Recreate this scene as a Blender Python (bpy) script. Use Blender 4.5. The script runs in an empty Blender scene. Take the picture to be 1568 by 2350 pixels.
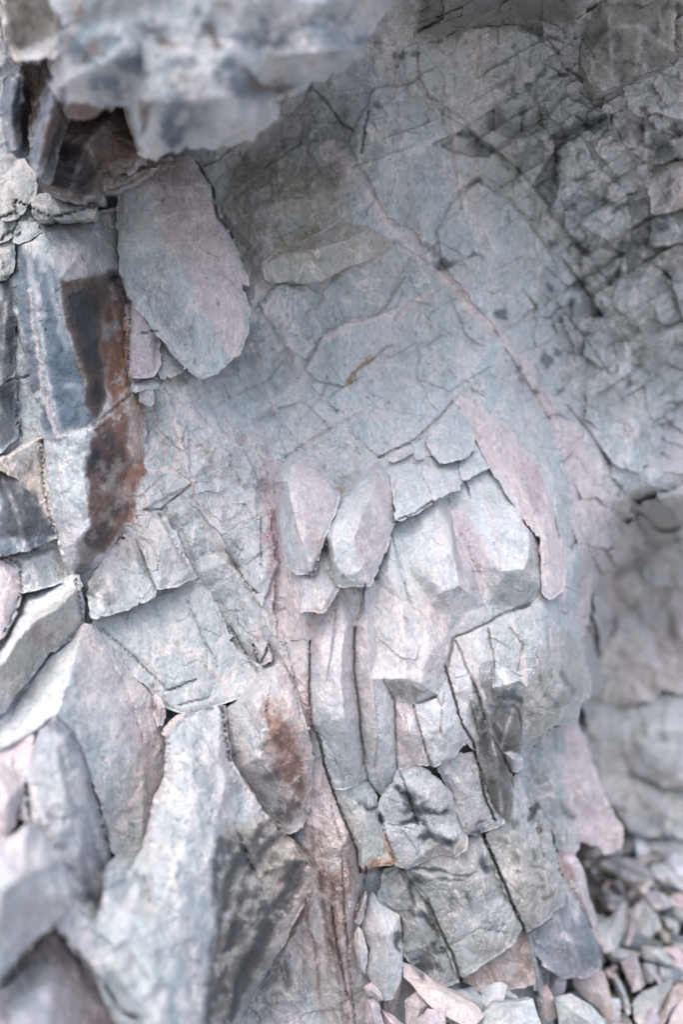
import bpy, math, random
import numpy as np
from mathutils.geometry import delaunay_2d_cdt
from mathutils import Vector

SC = bpy.context.scene
COL = SC.collection
R = math.radians

# ---------------------------------------------------------------- camera
cam_d = bpy.data.cameras.new('camera')
cam = bpy.data.objects.new('camera', cam_d); COL.objects.link(cam)
cam.location = (0, 0, 0); cam.rotation_euler = (R(90), 0, 0)
cam_d.sensor_fit = 'HORIZONTAL'; cam_d.sensor_width = 24; cam_d.lens = 35
cam_d.clip_start = 0.02; cam_d.clip_end = 400
cam_d.dof.use_dof = True; cam_d.dof.focus_distance = 0.915; cam_d.dof.aperture_fstop = 1.8
SC.camera = cam

# ---------------------------------------------------------------- sky and sun (soft overcast daylight)
SUN_EL, SUN_AZ = 58, -16          # azimuth measured from behind the camera, negative = from the left
w = bpy.data.worlds.new('World'); SC.world = w; w.use_nodes = True
nt = w.node_tree; bg = nt.nodes['Background']
sky = nt.nodes.new('ShaderNodeTexSky'); sky.sky_type = 'NISHITA'; sky.sun_disc = False
sky.sun_elevation = R(SUN_EL); sky.sun_rotation = R(180 - SUN_AZ)
sky.air_density = 1.0; sky.dust_density = 3.2; sky.ozone_density = 1.0
nt.links.new(sky.outputs[0], bg.inputs[0]); bg.inputs[1].default_value = 0.145
sd = bpy.data.lights.new('sun', 'SUN'); sd.energy = 1.05; sd.angle = R(60); sd.color = (1, 0.95, 0.9)
sun = bpy.data.objects.new('sun', sd); COL.objects.link(sun)
dirv = Vector((math.sin(R(SUN_AZ)) * math.cos(R(SUN_EL)), -math.cos(R(SUN_AZ)) * math.cos(R(SUN_EL)), math.sin(R(SUN_EL))))
sun.rotation_euler = dirv.to_track_quat('Z', 'Y').to_euler()
SC.view_settings.view_transform = 'Standard'; SC.view_settings.look = 'None'
SC.cycles.use_denoising = True; SC.cycles.denoising_input_passes = 'RGB_ALBEDO_NORMAL'; SC.cycles.denoising_prefilter = 'ACCURATE'
SC.view_settings.gamma = 1; SC.view_settings.exposure = 1.17

# ---------------------------------------------------------------- noise
def _h(ix, iy, s):
    n = (ix.astype(np.int64) * 374761393 + iy.astype(np.int64) * 668265263 + s * 974634777) & 0xffffffff
    n = ((n ^ (n >> 13)) * 1274126177) & 0xffffffff
    n = ((n ^ (n >> 16)) * 2246822519) & 0xffffffff
    return ((n ^ (n >> 15)) & 0xffffff) / 16777216.0
def vnoise(x, y, s=0):
    ix = np.floor(x); iy = np.floor(y); fx = x - ix; fy = y - iy
    fx = fx * fx * (3 - 2 * fx); fy = fy * fy * (3 - 2 * fy)
    a = _h(ix, iy, s); b = _h(ix + 1, iy, s); c = _h(ix, iy + 1, s); d = _h(ix + 1, iy + 1, s)
    return ((a * (1 - fx) + b * fx) * (1 - fy) + (c * (1 - fx) + d * fx) * fy) * 2 - 1
def fbm(x, y, s=0, o=4):
    r = 0; a = 0.5
    for k in range(o):
        r = r + a * vnoise(x, y, s + k * 17)
        x, y = x * 1.9 + y * 0.6 + 5.1, y * 1.9 - x * 0.6 + 1.7; a *= 0.52
    return r
def rot(x, y, deg, sx, sy):
    c, s = math.cos(R(deg)), math.sin(R(deg))
    return (x * c + y * s) / sx, (-x * s + y * c) / sy
def cellplane(x, y, seed, tilt=1.0, off=1.0):
    """piecewise planar noise: every cell its own offset and tilt, like a hackly break"""
    ix = np.floor(x); iy = np.floor(y)
    best = np.full(x.shape, 9e9); val = np.zeros(x.shape)
    for dx in (-1, 0, 1):
        for dy in (-1, 0, 1):
            cx = ix + dx; cy = iy + dy
            px = cx + _h(cx, cy, seed); py = cy + _h(cx, cy, seed + 1)
            d = (x - px) ** 2 + (y - py) ** 2
            v = off * (_h(cx, cy, seed + 2) - .5) + tilt * ((_h(cx, cy, seed + 3) - .5) * (x - px) * 2 + (_h(cx, cy, seed + 4) - .5) * (y - py) * 2)
            m = d < best
            best = np.where(m, d, best); val = np.where(m, v, val)
    return val
def trinoise(x, y, seed):
    """continuous flat facets meeting in crisp edges"""
    x = x + 0.5 * y
    ix = np.floor(x); iy = np.floor(y); fx = x - ix; fy = y - iy
    a = _h(ix, iy, seed); b = _h(ix + 1, iy, seed); c = _h(ix, iy + 1, seed); d = _h(ix + 1, iy + 1, seed)
    up = fx > fy
    return np.where(up, a * (1 - fx) + b * (fx - fy) + d * fy, a * (1 - fy) + c * (fy - fx) + d * fx) * 2 - 1
def sstep(a, b, x):
    t = np.clip((x - a) / (b - a), 0, 1); return t * t * (3 - 2 * t)
def segdist(x, y, pts, closed=False):
    d = np.full(x.shape, 1e18); n = len(pts)
    for i in range(n if closed else n - 1):
        ax, ay = pts[i][:2]; bx, by = pts[(i + 1) % n][:2]
        ux, uy = bx - ax, by - ay; L = ux * ux + uy * uy + 1e-9
        t = np.clip(((x - ax) * ux + (y - ay) * uy) / L, 0, 1)
        d = np.minimum(d, (x - ax - t * ux) ** 2 + (y - ay - t * uy) ** 2)
    return np.sqrt(d)
def inside(x, y, pts):
    c = np.zeros(x.shape, bool); n = len(pts)
    for i in range(n):
        ax, ay = pts[i][:2]; bx, by = pts[(i + 1) % n][:2]
        if ay == by: continue
        c ^= ((ay > y) != (by > y)) & (x < (bx - ax) * (y - ay) / (by - ay) + ax)
    return c

# ---------------------------------------------------------------- the space: a survey grid over the cliff
# x 0..1568 and y 0..2349 count along the face (about 0.44 mm a step at one metre); depth is metres from the survey point
K = 12 / 35 / 784
GX = [0, 500, 1000, 1500, 2000]
GY = [0, 336, 671, 1007, 1342, 1678, 2013, 2349]
GD = np.array([[.97, .98, .94, .95, .97],
               [.96, .98, 1.00, 1.03, 1.08],
               [.93, .97, 1.02, 1.09, 1.17],
               [.90, .955, 1.00, 1.12, 1.25],
               [.86, .95, .985, 1.08, 1.2],
               [.80, .92, .98, 1.09, 1.2],
               [.74, .91, 1.0, 1.10, 1.2],
               [.70, .90, 1.04, 1.13, 1.2]])
def near(x, y):
    # the bulge leans out towards its foot
    return near0(x, y) - .072 * sstep(860, 1380, y) * (1 - .45 * sstep(1600, 1900, y)) * sstep(520, 760, x) * (1 - sstep(1230, 1420, x))
def near0(x, y):
    x = np.clip(x, 0, 1999.9) / 500.0
    y = np.clip(y, 0, 2348) / 335.6
    ix = np.clip(x.astype(int), 0, 3); iy = np.clip(y.astype(int), 0, 6)
    fx = x - ix; fy = y - iy
    return (GD[iy, ix] * (1 - fx) + GD[iy, ix + 1] * fx) * (1 - fy) + (GD[iy + 1, ix] * (1 - fx) + GD[iy + 1, ix + 1] * fx) * fy
def scree(x, y):
    y = np.maximum(y, 1500)
    d = .8145 / ((y - 1174.5) * K + .2135)
    return d - .10 * sstep(1350, 950, x) - .0 * x
def to_world(x, y, d):
    return np.stack([(x - 784) * K * d, d, -(y - 1174.5) * K * d], 1)

def P(s, z=0.0):
    out = []
    for t in s.split():
        v = [float(q) for q in t.split(',')]
        if len(v) == 2: v.append(z)
        out.append(tuple(v))
    return out

# ---------------------------------------------------------------- colours of the stone, also used to paint some light and shade
C = dict(B=(.395, .44, .458), G=(.33, .37, .375), P=(.54, .465, .475), W=(.54, .575, .595), T=(.37, .35, .30), D=(.055, .06, .068),
         R=(.20, .095, .07), N=(.13, .095, .085), L=(.42, .365, .40), O=(.38, .20, .10), S=(.17, .2, .235), K=(.40, .32, .29), Y=(.30, .27, .17),
         V=(.58, .50, .48), M=(.24, .115, .16), E=(.13, .128, .12), U=(.085, .115, .155))
PAINTS = []
def line(c, w, s, st=.8, soft=None, br=0.0, only=None):
    PAINTS.append(('l', C[c], P(s), w, st, soft or max(3, w * .8), br, only))
def patch(c, s, st=.8, soft=14, br=0.0, only=None):
    PAINTS.append(('p', C[c], P(s), 0, st, soft, br, only))

def colour(x, y, name, base='B'):
    wx = x + 14 * fbm(x / 40, y / 40, 91, 3); wy = y + 14 * fbm(x / 40, y / 40, 57, 3)
    a, b = rot(x, y, 72, 260, 90)
    n = fbm(a, b, 3, 5)
    a2, b2 = rot(x, y, 70, 60, 22)
    n2 = fbm(a2, b2, 8, 4)
    cb = np.array(C[base]); cp = np.array(C['P']); cw = np.array(C['W']); ct = np.array(C['T'])
    pk = np.clip(sstep(.02, .4, n + .35 * n2) * (.5 if base in 'BG' else .3), 0, 1)[:, None]
    col = cb * (1 - pk) + cp * pk
    wh = (sstep(.15, .55, n2 + .3 * fbm(x / 12, y / 12, 5, 3)) * .45)[:, None]
    col = col * (1 - wh) + cw * wh
    col0 = col; tn = (sstep(.15, .5, fbm(x / 170, y / 150, 23, 4)) * .3)[:, None]
    col = col * (1 - tn) + ct * tn
    mott = fbm(x / 18, y / 18, 44, 4)
    grain = fbm(x / 5, y / 5, 47, 2)
    a3, b3 = rot(x, y, -32, 70, 24); streak = fbm(a3, b3, 66, 5)
    for kind, c, pts, w_, st, soft, br, only in PAINTS:
        if only and only != name and only not in name: continue
        xs = [p[0] for p in pts]; ys = [p[1] for p in pts]; m = w_ + soft + 20
        sel = np.nonzero((x > min(xs) - m) & (x < max(xs) + m) & (y > min(ys) - m) & (y < max(ys) + m))[0]
        if not len(sel): continue
        k_ = 1.8 if (kind == 'p' and len(pts) == 10) else 1.5
        X, Y = x[sel] + (wx[sel] - x[sel]) * k_, y[sel] + (wy[sel] - y[sel]) * k_
        if kind == 'l':
            X = x[sel] + (wx[sel] - x[sel]) * min(1, w_ / 12 + .3); Y = y[sel] + (wy[sel] - y[sel]) * min(1, w_ / 12 + .3)
            d = segdist(X, Y, pts); k = 1 - sstep(w_ * .4, w_ * .4 + soft, d)
        else:
            d = segdist(X, Y, pts, True); d = np.where(inside(X, Y, pts), -d, d)
            k = 1 - sstep(-soft * .6, soft * .6, d)
        if br:
            k = k * sstep(br - .22, br + .22, mott[sel] * 1.0 + streak[sel] * 1.1 + .5 * grain[sel] + .3 + .35 * k)
        k = (k * st)[:, None]
        col[sel] = col[sel] * (1 - k) + np.array(c) * k
    return np.clip(col * (1 + .10 * mott + .10 * grain)[:, None], .01, .8)

# ---------------------------------------------------------------- material
def rock_material(name, rough=.82, bump=1.0, scale=1.0):
    m = bpy.data.materials.new(name); m.use_nodes = True
    t = m.node_tree; N = t.nodes; Lk = t.links
    b = N['Principled BSDF']; b.inputs['Roughness'].default_value = rough
    b.inputs['Specular IOR Level'].default_value = .3
    at = N.new('ShaderNodeVertexColor'); at.layer_name = 'Col'
    tc = N.new('ShaderNodeTexCoord')
    n1 = N.new('ShaderNodeTexNoise'); n1.inputs['Scale'].default_value = 330 * scale; n1.inputs['Detail'].default_value = 6; n1.inputs['Roughness'].default_value = .65
    n2 = N.new('ShaderNodeTexNoise'); n2.inputs['Scale'].default_value = 60 * scale; n2.inputs['Detail'].default_value = 8; n2.inputs['Roughness'].default_value = .7; n2.inputs['Distortion'].default_value = .6
    vo = N.new('ShaderNodeTexVoronoi'); vo.inputs['Scale'].default_value = 700 * scale
    mp = N.new('ShaderNodeMapping'); mp.inputs['Rotation'].default_value = (0, R(18), 0); mp.inputs['Scale'].default_value = (1, 1, .6)
    Lk.new(tc.outputs['Object'], mp.inputs[0])
    for q in (n1, n2, vo): Lk.new(mp.outputs[0], q.inputs['Vector'])
    def mul(a, lo, hi, src, fmin=.3, fmax=.7):
        mr = N.new('ShaderNodeMapRange'); mr.inputs['From Min'].default_value = fmin; mr.inputs['From Max'].default_value = fmax
        mr.inputs['To Min'].default_value = lo; mr.inputs['To Max'].default_value = hi
        Lk.new(src, mr.inputs['Value'])
        v = N.new('ShaderNodeVectorMath'); v.operation = 'SCALE'; Lk.new(a, v.inputs[0]); Lk.new(mr.outputs[0], v.inputs['Scale'])
        return v.outputs[0]
    c = mul(at.outputs['Color'], .78, 1.22, n1.outputs['Fac'])
    c = mul(c, .86, 1.14, n2.outputs['Fac'])
    c = mul(c, .8, 1.0, vo.outputs['Distance'], .05, .3)
    n3 = N.new('ShaderNodeTexNoise'); n3.inputs['Scale'].default_value = 17 * scale; n3.inputs['Detail'].default_value = 5; n3.inputs['Roughness'].default_value = .62; n3.inputs['Distortion'].default_value = .5
    n4 = N.new('ShaderNodeTexNoise'); n4.inputs['Scale'].default_value = 130; n4.inputs['Detail'].default_value = 7; n4.inputs['Roughness'].default_value = .72
    n5 = N.new('ShaderNodeTexNoise'); n5.inputs['Scale'].default_value = 9; n5.inputs['Detail'].default_value = 3
    for q in (n3, n4, n5): Lk.new(mp.outputs[0], q.inputs['Vector'])
    def mth(op, a, bb=None, cl=False):
        q = N.new('ShaderNodeMath'); q.operation = op; q.use_clamp = cl
        for i_, v_ in enumerate((a, bb)):
            if v_ is None: continue
            if isinstance(v_, (int, float)): q.inputs[i_].default_value = v_
            else: Lk.new(v_, q.inputs[i_])
        return q.outputs[0]
    def rng(v_, a0, a1, b0, b1):
        q = N.new('ShaderNodeMapRange'); q.interpolation_type = 'SMOOTHSTEP'
        for i_, t_ in zip(('From Min', 'From Max', 'To Min', 'To Max'), (a0, a1, b0, b1)): q.inputs[i_].default_value = t_
        Lk.new(v_, q.inputs['Value']); return q.outputs[0]
    n6 = N.new('ShaderNodeTexNoise'); n6.inputs['Scale'].default_value = 42 * scale; n6.inputs['Detail'].default_value = 4; n6.inputs['Roughness'].default_value = .6; n6.inputs['Distortion'].default_value = .35
    mp2 = N.new('ShaderNodeMapping'); mp2.inputs['Rotation'].default_value = (0, R(20), 0); mp2.inputs['Scale'].default_value = (1.6, 1, .55); mp2.inputs['Location'].default_value = (3, 1, 2)
    Lk.new(tc.outputs['Object'], mp2.inputs[0]); Lk.new(mp2.outputs[0], n6.inputs['Vector'])
    vein2 = rng(mth('ABSOLUTE', mth('SUBTRACT', n6.outputs['Fac'], .5)), .0, .02, 1, 0)
    vein2 = mth('MULTIPLY', vein2, rng(n3.outputs['Fac'], .45, .6, .0, .38))
    vein = rng(mth('ABSOLUTE', mth('SUBTRACT', n3.outputs['Fac'], .5)), .0, .016, 1, 0)
    vein = mth('MULTIPLY', vein, rng(n5.outputs['Fac'], .38, .56, .1, .9))
    crumb = mth('MULTIPLY', rng(n4.outputs['Fac'], .52, .66, 0, .55), rng(n5.outputs['Fac'], .35, .6, .35, 1))
    lum = N.new('ShaderNodeRGBToBW'); Lk.new(at.outputs['Color'], lum.inputs[0])
    pal = rng(lum.outputs[0], .18, .36, 0, 1)      # dark mineral skin keeps its own tone
    fac = mth('MULTIPLY', mth('MAXIMUM', mth('MAXIMUM', vein, vein2), crumb), pal, True)
    mx = N.new('ShaderNodeMix'); mx.data_type = 'RGBA'; Lk.new(fac, mx.inputs['Factor']); Lk.new(c, mx.inputs['A']); mx.inputs['B'].default_value = (.68, .61, .60, 1)
    n7 = N.new('ShaderNodeTexNoise'); n7.inputs['Scale'].default_value = 48 * scale; n7.inputs['Detail'].default_value = 10; n7.inputs['Roughness'].default_value = .68; n7.inputs['Distortion'].default_value = .4
    n8 = N.new('ShaderNodeTexNoise'); n8.inputs['Scale'].default_value = 30 * scale; n8.inputs['Detail'].default_value = 10; n8.inputs['Roughness'].default_value = .7
    Lk.new(mp2.outputs[0], n7.inputs['Vector']); Lk.new(mp.outputs[0], n8.inputs['Vector'])
    def over_(prev, fac_, colr):
        q = N.new('ShaderNodeMix'); q.data_type = 'RGBA'; Lk.new(fac_, q.inputs['Factor']); Lk.new(prev, q.inputs['A']); q.inputs['B'].default_value = colr; return q.outputs['Result']
    res = over_(mx.outputs['Result'], mth('MULTIPLY', rng(n7.outputs['Fac'], .53, .58, 0, .36), pal), (.58, .525, .54, 1))
    res = over_(res, mth('MULTIPLY', rng(n8.outputs['Fac'], .54, .60, 0, .45), pal), (.30, .335, .35, 1))
    res = over_(res, mth('MULTIPLY', rng(n7.outputs['Fac'], .36, .43, .35, 0), pal), (.30, .33, .35, 1))
    drk = rng(n4.outputs['Fac'], .30, .42, .5, 1.0)
    v2 = N.new('ShaderNodeVectorMath'); v2.operation = 'SCALE'; Lk.new(res, v2.inputs[0]); Lk.new(drk, v2.inputs['Scale'])
    Lk.new(v2.outputs[0], b.inputs['Base Color'])
    ad = N.new('ShaderNodeMath'); ad.operation = 'MULTIPLY_ADD'; ad.inputs[1].default_value = 1.3
    Lk.new(n2.outputs['Fac'], ad.inputs[0]); Lk.new(n1.outputs['Fac'], ad.inputs[2])
    bp = N.new('ShaderNodeBump'); bp.inputs['Strength'].default_value = .85 * bump; bp.inputs['Distance'].default_value = .0016
    Lk.new(ad.outputs[0], bp.inputs['Height']); Lk.new(bp.outputs[0], b.inputs['Normal'])
    return m
MAT = rock_material('weathered_marl')
MAT_CHIP = rock_material('scree_chip', .85, .8)

# ---------------------------------------------------------------- facets
def triangulate(outline, chains):
    verts = []; edges = []; key = {}
    def vid(p):
        k = (round(p[0]), round(p[1]))
        if k not in key:
            key[k] = len(verts); verts.append(p)
        return key[k]
    ids = [vid(p) for p in outline]
    for i in range(len(ids)): edges.append((ids[i], ids[(i + 1) % len(ids)]))
    for ch in chains:
        q = [vid(p) for p in ch]
        for i in range(len(q) - 1):
            if q[i] != q[i + 1]: edges.append((q[i], q[i + 1]))
    co, _, fa, ov, _, _ = delaunay_2d_cdt([(p[0], p[1]) for p in verts], edges, [], 0, 1e-4)
    V = np.array([[c[0], c[1]] for c in co]); Z = np.zeros(len(co))
    src = np.array([(p[0], p[1]) for p in verts])
    for i, o in enumerate(ov):
        if o: Z[i] = verts[o[0]][2]
        else:
            d = ((src - V[i]) ** 2).sum(1); k = np.argsort(d)[:2]
            wv = 1 / (d[k] + 1); Z[i] = (np.array([verts[j][2] for j in k]) * wv).sum() / wv.sum()
    keep = []
    for f in fa:
        c = V[list(f)].mean(0)
        if inside(c[:1], c[1:2], outline)[0]: keep.append(list(f)[:3])
    return V, Z, keep or [list(f)[:3] for f in fa]
def facet_z(x, y, V, Z, tris):
    best = np.full(x.shape, -9e9); out = np.zeros(x.shape)
    for a, b, c in tris:
        x0, y0 = V[a]; x1, y1 = V[b]; x2, y2 = V[c]
        det = (y1 - y2) * (x0 - x2) + (x2 - x1) * (y0 - y2)
        if abs(det) < 1: continue
        l0 = ((y1 - y2) * (x - x2) + (x2 - x1) * (y - y2)) / det
        l1 = ((y2 - y0) * (x - x2) + (x0 - x2) * (y - y2)) / det
        l2 = 1 - l0 - l1
        sc = math.sqrt(abs(det))
        m = np.minimum(np.minimum(l0, l1), l2) * sc
        z = np.clip(l0, -.3, 1.3) * Z[a] + np.clip(l1, -.3, 1.3) * Z[b] + np.clip(l2, -.3, 1.3) * Z[c]
        u = m > best
        out = np.where(u, z, out); best = np.where(u, m, best)
    return out

def rough_z(x, y, rough, seed):
    """breakage in mm: plates, hackles and grain"""
    xx = x + 9 * fbm(x / 45, y / 45, 12, 4); yy = y + 9 * fbm(x / 45, y / 45, 31, 4)
    a, b = rot(xx, yy, 68, 120, 62); z = 4.6 * trinoise(a, b, 100 + seed)
    a, b = rot(xx, yy, 38, 70, 44); z += 2.0 * trinoise(a, b, 130 + seed)
    a, b = rot(xx, yy, 80, 40, 21); z += 1.9 * trinoise(a, b, 200 + seed)
    a, b = rot(xx, yy, 55, 17, 11); z += .6 * trinoise(a, b, 240 + seed)
    a, b = rot(xx, yy, 60, 85, 40); z += 1.5 * cellplane(a, b, 300 + seed, 1.2, .8)
    a, b = rot(xx, yy, -28, 60, 26); z += .6 * cellplane(a, b, 330 + seed, 1.2, .8)
    z += .28 * fbm(x / 8, y / 8, 410 + seed, 3)
    return z * rough

CRACKS = []        # (points, half width, depth mm, only)
def crack(s, w=1.6, d=9, only=None):
    p = P(s); up = p[0][0] > 900 and p[0][1] < 900
    CRACKS.append((p, w * (.45 if up else .6), d * (.42 if up else .75), only))
def carve(x, y, name):
    z = np.zeros(x.shape)
    jx = x + 3 * fbm(x / 14, y / 14, 71, 3); jy = y + 3 * fbm(x / 14, y / 14, 72, 3)
    for pts, w_, d_, only in CRACKS:
        if only and only not in name: continue
        xs = [p[0] for p in pts]; ys = [p[1] for p in pts]; m = 30
        sel = np.nonzero((x > min(xs) - m) & (x < max(xs) + m) & (y > min(ys) - m) & (y < max(ys) + m))[0]
        if not len(sel): continue
        d = segdist(jx[sel], jy[sel], pts)
        z[sel] = np.minimum(z[sel], -d_ * (1 - sstep(w_ * .4, w_ * .4 + 3.0, d)) - .8 * (1 - sstep(0, w_ + 12, d)))
    return z

def mesh_from(name, co, faces, cols, mat, smooth=False):
    me = bpy.data.meshes.new(name)
    faces = np.asarray(faces)
    if faces.dtype != object and faces.ndim == 2:
        nf, k = faces.shape
        me.vertices.add(len(co)); me.vertices.foreach_set('co', np.asarray(co, np.float32).ravel())
        me.loops.add(nf * k); me.loops.foreach_set('vertex_index', faces.astype(np.int32).ravel())
        me.polygons.add(nf); me.polygons.foreach_set('loop_start', np.arange(0, nf * k, k, dtype=np.int32))
        me.polygons.foreach_set('loop_total', np.full(nf, k, np.int32))
    me.polygons.foreach_set('use_smooth', np.full(len(me.polygons), smooth))
    ca = me.color_attributes.new('Col', 'FLOAT_COLOR', 'POINT')
    ca.data.foreach_set('color', np.concatenate([cols, np.ones((len(cols), 1))], 1).astype(np.float32).ravel())
    me.update(calc_edges=True); me.validate(); me.materials.append(mat)
    o = bpy.data.objects.new(name, me); COL.objects.link(o)
    return o
def resample(pts, s, jit, rnd, grow=0):
    out = []
    n = len(pts)
    for i in range(n):
        a = pts[i]; b = pts[(i + 1) % n]; L = math.hypot(b[0] - a[0], b[1] - a[1]); k = max(1, int(L / s))
        nx, ny = -(b[1] - a[1]) / (L + 1e-6), (b[0] - a[0]) / (L + 1e-6)
        for j in range(k):
            t = j / k
            out.append((a[0] + (b[0] - a[0]) * t, a[1] + (b[1] - a[1]) * t, nx, ny))
    o = np.array(out)
    # ragged break: stepped noise along the edge plus fine chipping
    ar = sum(pts[i][0] * pts[(i + 1) % n][1] - pts[(i + 1) % n][0] * pts[i][1] for i in range(n))
    e = jit * (.8 * fbm(o[:, 0] / 26, o[:, 1] / 26, rnd, 3) + .4 * fbm(o[:, 0] / 8, o[:, 1] / 8, rnd + 5, 2)
               + 1.5 * cellplane(o[:, 0] / 30, o[:, 1] / 30, rnd + 8, 1.8, .7)) - grow * (1 if ar > 0 else -1)
    return o[:, :2] + o[:, 2:] * e[:, None]
def tag(o, label, cat, group=None, kind=None):
    o['label'] = label
    o['kind'] = kind or 'thing'
    if not kind: o['category'] = cat
    if group: o['group'] = group
    return o
SEED = [0]
def rock(name, label, cat, outline, chains=(), z=12.0, thick=45, s=4.5, rough=1.0, base='B', bev=1.4, group=None, depth=near,
         jit=2.4, mat=None, pale=.3, only=None, spread=1.0, grow=4.2, ray=.6):
    """one block of stone: faceted front, ragged rim, broken flanks going back into the cliff"""
    SEED[0] += 1; sd_ = SEED[0] * 7 + 1
    ol = P(outline, z) if isinstance(outline, str) else outline
    ch = [P(c, z) if isinstance(c, str) else c for c in chains]
    rel = dict(rib=.75, column=.7, shaft=.65, joint_block=.65, plate_block=.6, stained_block=.55, bulge_block=.9, far_boulder=.8, veined_plate=.7,
               prow_block=1.05, flank_slab=.55, rock_slab=.6, dark_wedge=1, wedge_block=.8, cracked_block=.6, overhanging_slab=.6, rear_slab=.5, rear_block=.5, tan_block=.4, red_block=.4, loose_stone=.8).get(name, 1)
    cant = dict(rib=7, column=5, shaft=5, plate_block=7, prow_block=18, rock_slab=7, joint_block=5, stained_block=4, flank_slab=4, overhanging_slab=10).get(name, 0)
    zm = sum(p[2] for p in ol) / len(ol)
    ya = min(p[1] for p in ol); yb = max(p[1] for p in ol)
    if cant:
        ol = [(p[0], p[1], p[2] + cant * (p[1] - ya) / (yb - ya)) for p in ol]
        ch = [[(p[0], p[1], p[2] + cant * (p[1] - ya) / (yb - ya)) for p in c] for c in ch]
        zm += cant * .5
    okey = {(round(p[0]), round(p[1])) for p in ol}
    ch = [[(p[0], p[1], p[2] if (round(p[0]), round(p[1])) in okey else zm + (p[2] - zm) * rel) for p in c] for c in ch]
    V, Z, T = triangulate(ol, ch)
    rim = resample(ol, s, jit, sd_, grow)
    x0, y0 = rim.min(0); x1, y1 = rim.max(0)
    gx, gy = np.meshgrid(np.arange(x0, x1, s), np.arange(y0, y1, s * .866))
    gx = gx + (np.arange(gx.shape[0]) % 2)[:, None] * s * .5
    gx = gx.ravel(); gy = gy.ravel()
    gx = gx + s * .3 * (_h(gx, gy, 3) - .5); gy = gy + s * .3 * (_h(gx, gy, 4) - .5)
    ok = inside(gx, gy, rim) & (segdist(gx, gy, rim, True) > s * .55)
    pts = np.concatenate([rim, np.stack([gx[ok], gy[ok]], 1)])
    n = len(rim)
    co, _, fa, ov, _, _ = delaunay_2d_cdt([tuple(p) for p in pts.tolist()], [(i, (i + 1) % n) for i in range(n)], [], 1, 1e-5)
    X = np.array([c[0] for c in co]); Y = np.array([c[1] for c in co])
    inv = {}
    for i, o_ in enumerate(ov):
        for q in o_: inv[q] = i
    ring = [inv[i] for i in range(n) if i in inv]
    ring = [r for i, r in enumerate(ring) if r != ring[i - 1]]
    qx = X + 4 * fbm(X / 22, Y / 22, sd_, 3); qy = Y + 4 * fbm(X / 22, Y / 22, sd_ + 3, 3)
    zz = facet_z(qx, qy, V, Z, T)
    de = segdist(X, Y, ol, True)
    chip = sstep(.1, .6, fbm(X / 30, Y / 30, sd_ + 9, 3))
    zz = zz + rough_z(X, Y, rough, sd_ % 50) - bev * np.exp(-(de / (3.5 + 6 * chip)) ** 1.5) + carve(X, Y, name + ' ' + (only or ''))
    D = depth(X, Y) - zz / 1000
    cl = colour(X, Y, name + ' ' + (only or ''), base)
    # freshly bruised arrises are paler
    rd = np.full(X.shape, 1e9)
    for c in ch: rd = np.minimum(rd, segdist(qx, qy, c))
    bru = pale * np.maximum(np.exp(-(rd / 4.5) ** 2), .5 * np.exp(-(de / 3) ** 2)) * (.5 + .8 * sstep(-.2, .4, fbm(X / 16, Y / 16, 88, 3)))
    bru = np.clip(bru, 0, .8)[:, None]
    cl = cl * (1 - bru) + np.array((.56, .53, .53)) * bru
    W = [to_world(X, Y, D)]; CC = [cl]
    F = [[f[0], f[1], f[2]] for f in fa if len(f) == 3]
    # orientation: faces must look toward the camera
    F = np.array(F); a, b, c = W[0][F[:, 0]], W[0][F[:, 1]], W[0][F[:, 2]]
    nrm = np.cross(b - a, c - a); flip = nrm[:, 1] > 0
    F[flip] = F[flip][:, ::-1]
    rx, ry, rdp = X[ring], Y[ring], D[ring]; m = len(ring)
    cx, cy = rx.mean(), ry.mean(); off = len(X); prev = np.array(ring); side = []
    area = sum(rx[i] * ry[(i + 1) % m] - rx[(i + 1) % m] * ry[i] for i in range(m))
    steps = [.04, .12, .25, .45, .7, 1.0]
    for k, t in enumerate(steps):
        jn = 1.8 * fbm(rx / 14 + k * 9, ry / 14, sd_ + 20 + k, 3)
        dd = rdp + thick / 1000 * t
        sc = 1 - (1 - rdp / dd) * (1 - ray)
        nx_ = 784 + (rx - 784) * sc; ny_ = 1174.5 + (ry - 1174.5) * sc
        shr = 1 - (.05 * t) * spread
        mx_, my_ = nx_.mean(), ny_.mean()
        nx_ = mx_ + (nx_ - mx_) * shr + jn * t ** .3; ny_ = my_ + (ny_ - my_) * shr - jn * t ** .3
        W.append(to_world(nx_, ny_, dd)); CC.append(colour(rx + k * 23, ry + k * 31, name + ' ' + (only or ''), base) * .96)
        cur = np.arange(off, off + m); off += m
        for i in range(m):
            j = (i + 1) % m
            q = (prev[i], prev[j], cur[j], cur[i])
            if area < 0: q = q[::-1]
            side.append((q[0], q[1], q[2])); side.append((q[0], q[2], q[3]))
        prev = cur
    # back cap
    mid = W[-1].mean(0)[None]; W.append(mid); CC.append(CC[-1][:1])
    for i in range(m):
        j = (i + 1) % m; q = (prev[i], prev[j], off)
        side.append(q if area > 0 else q[::-1])
    wc = np.concatenate(W); cc = np.concatenate(CC)
    org = wc.mean(0)
    o = mesh_from(name, wc - org, np.concatenate([F, np.array(side)]), cc, mat or MAT)
    o.location = org
    return tag(o, label, cat, group)

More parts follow.
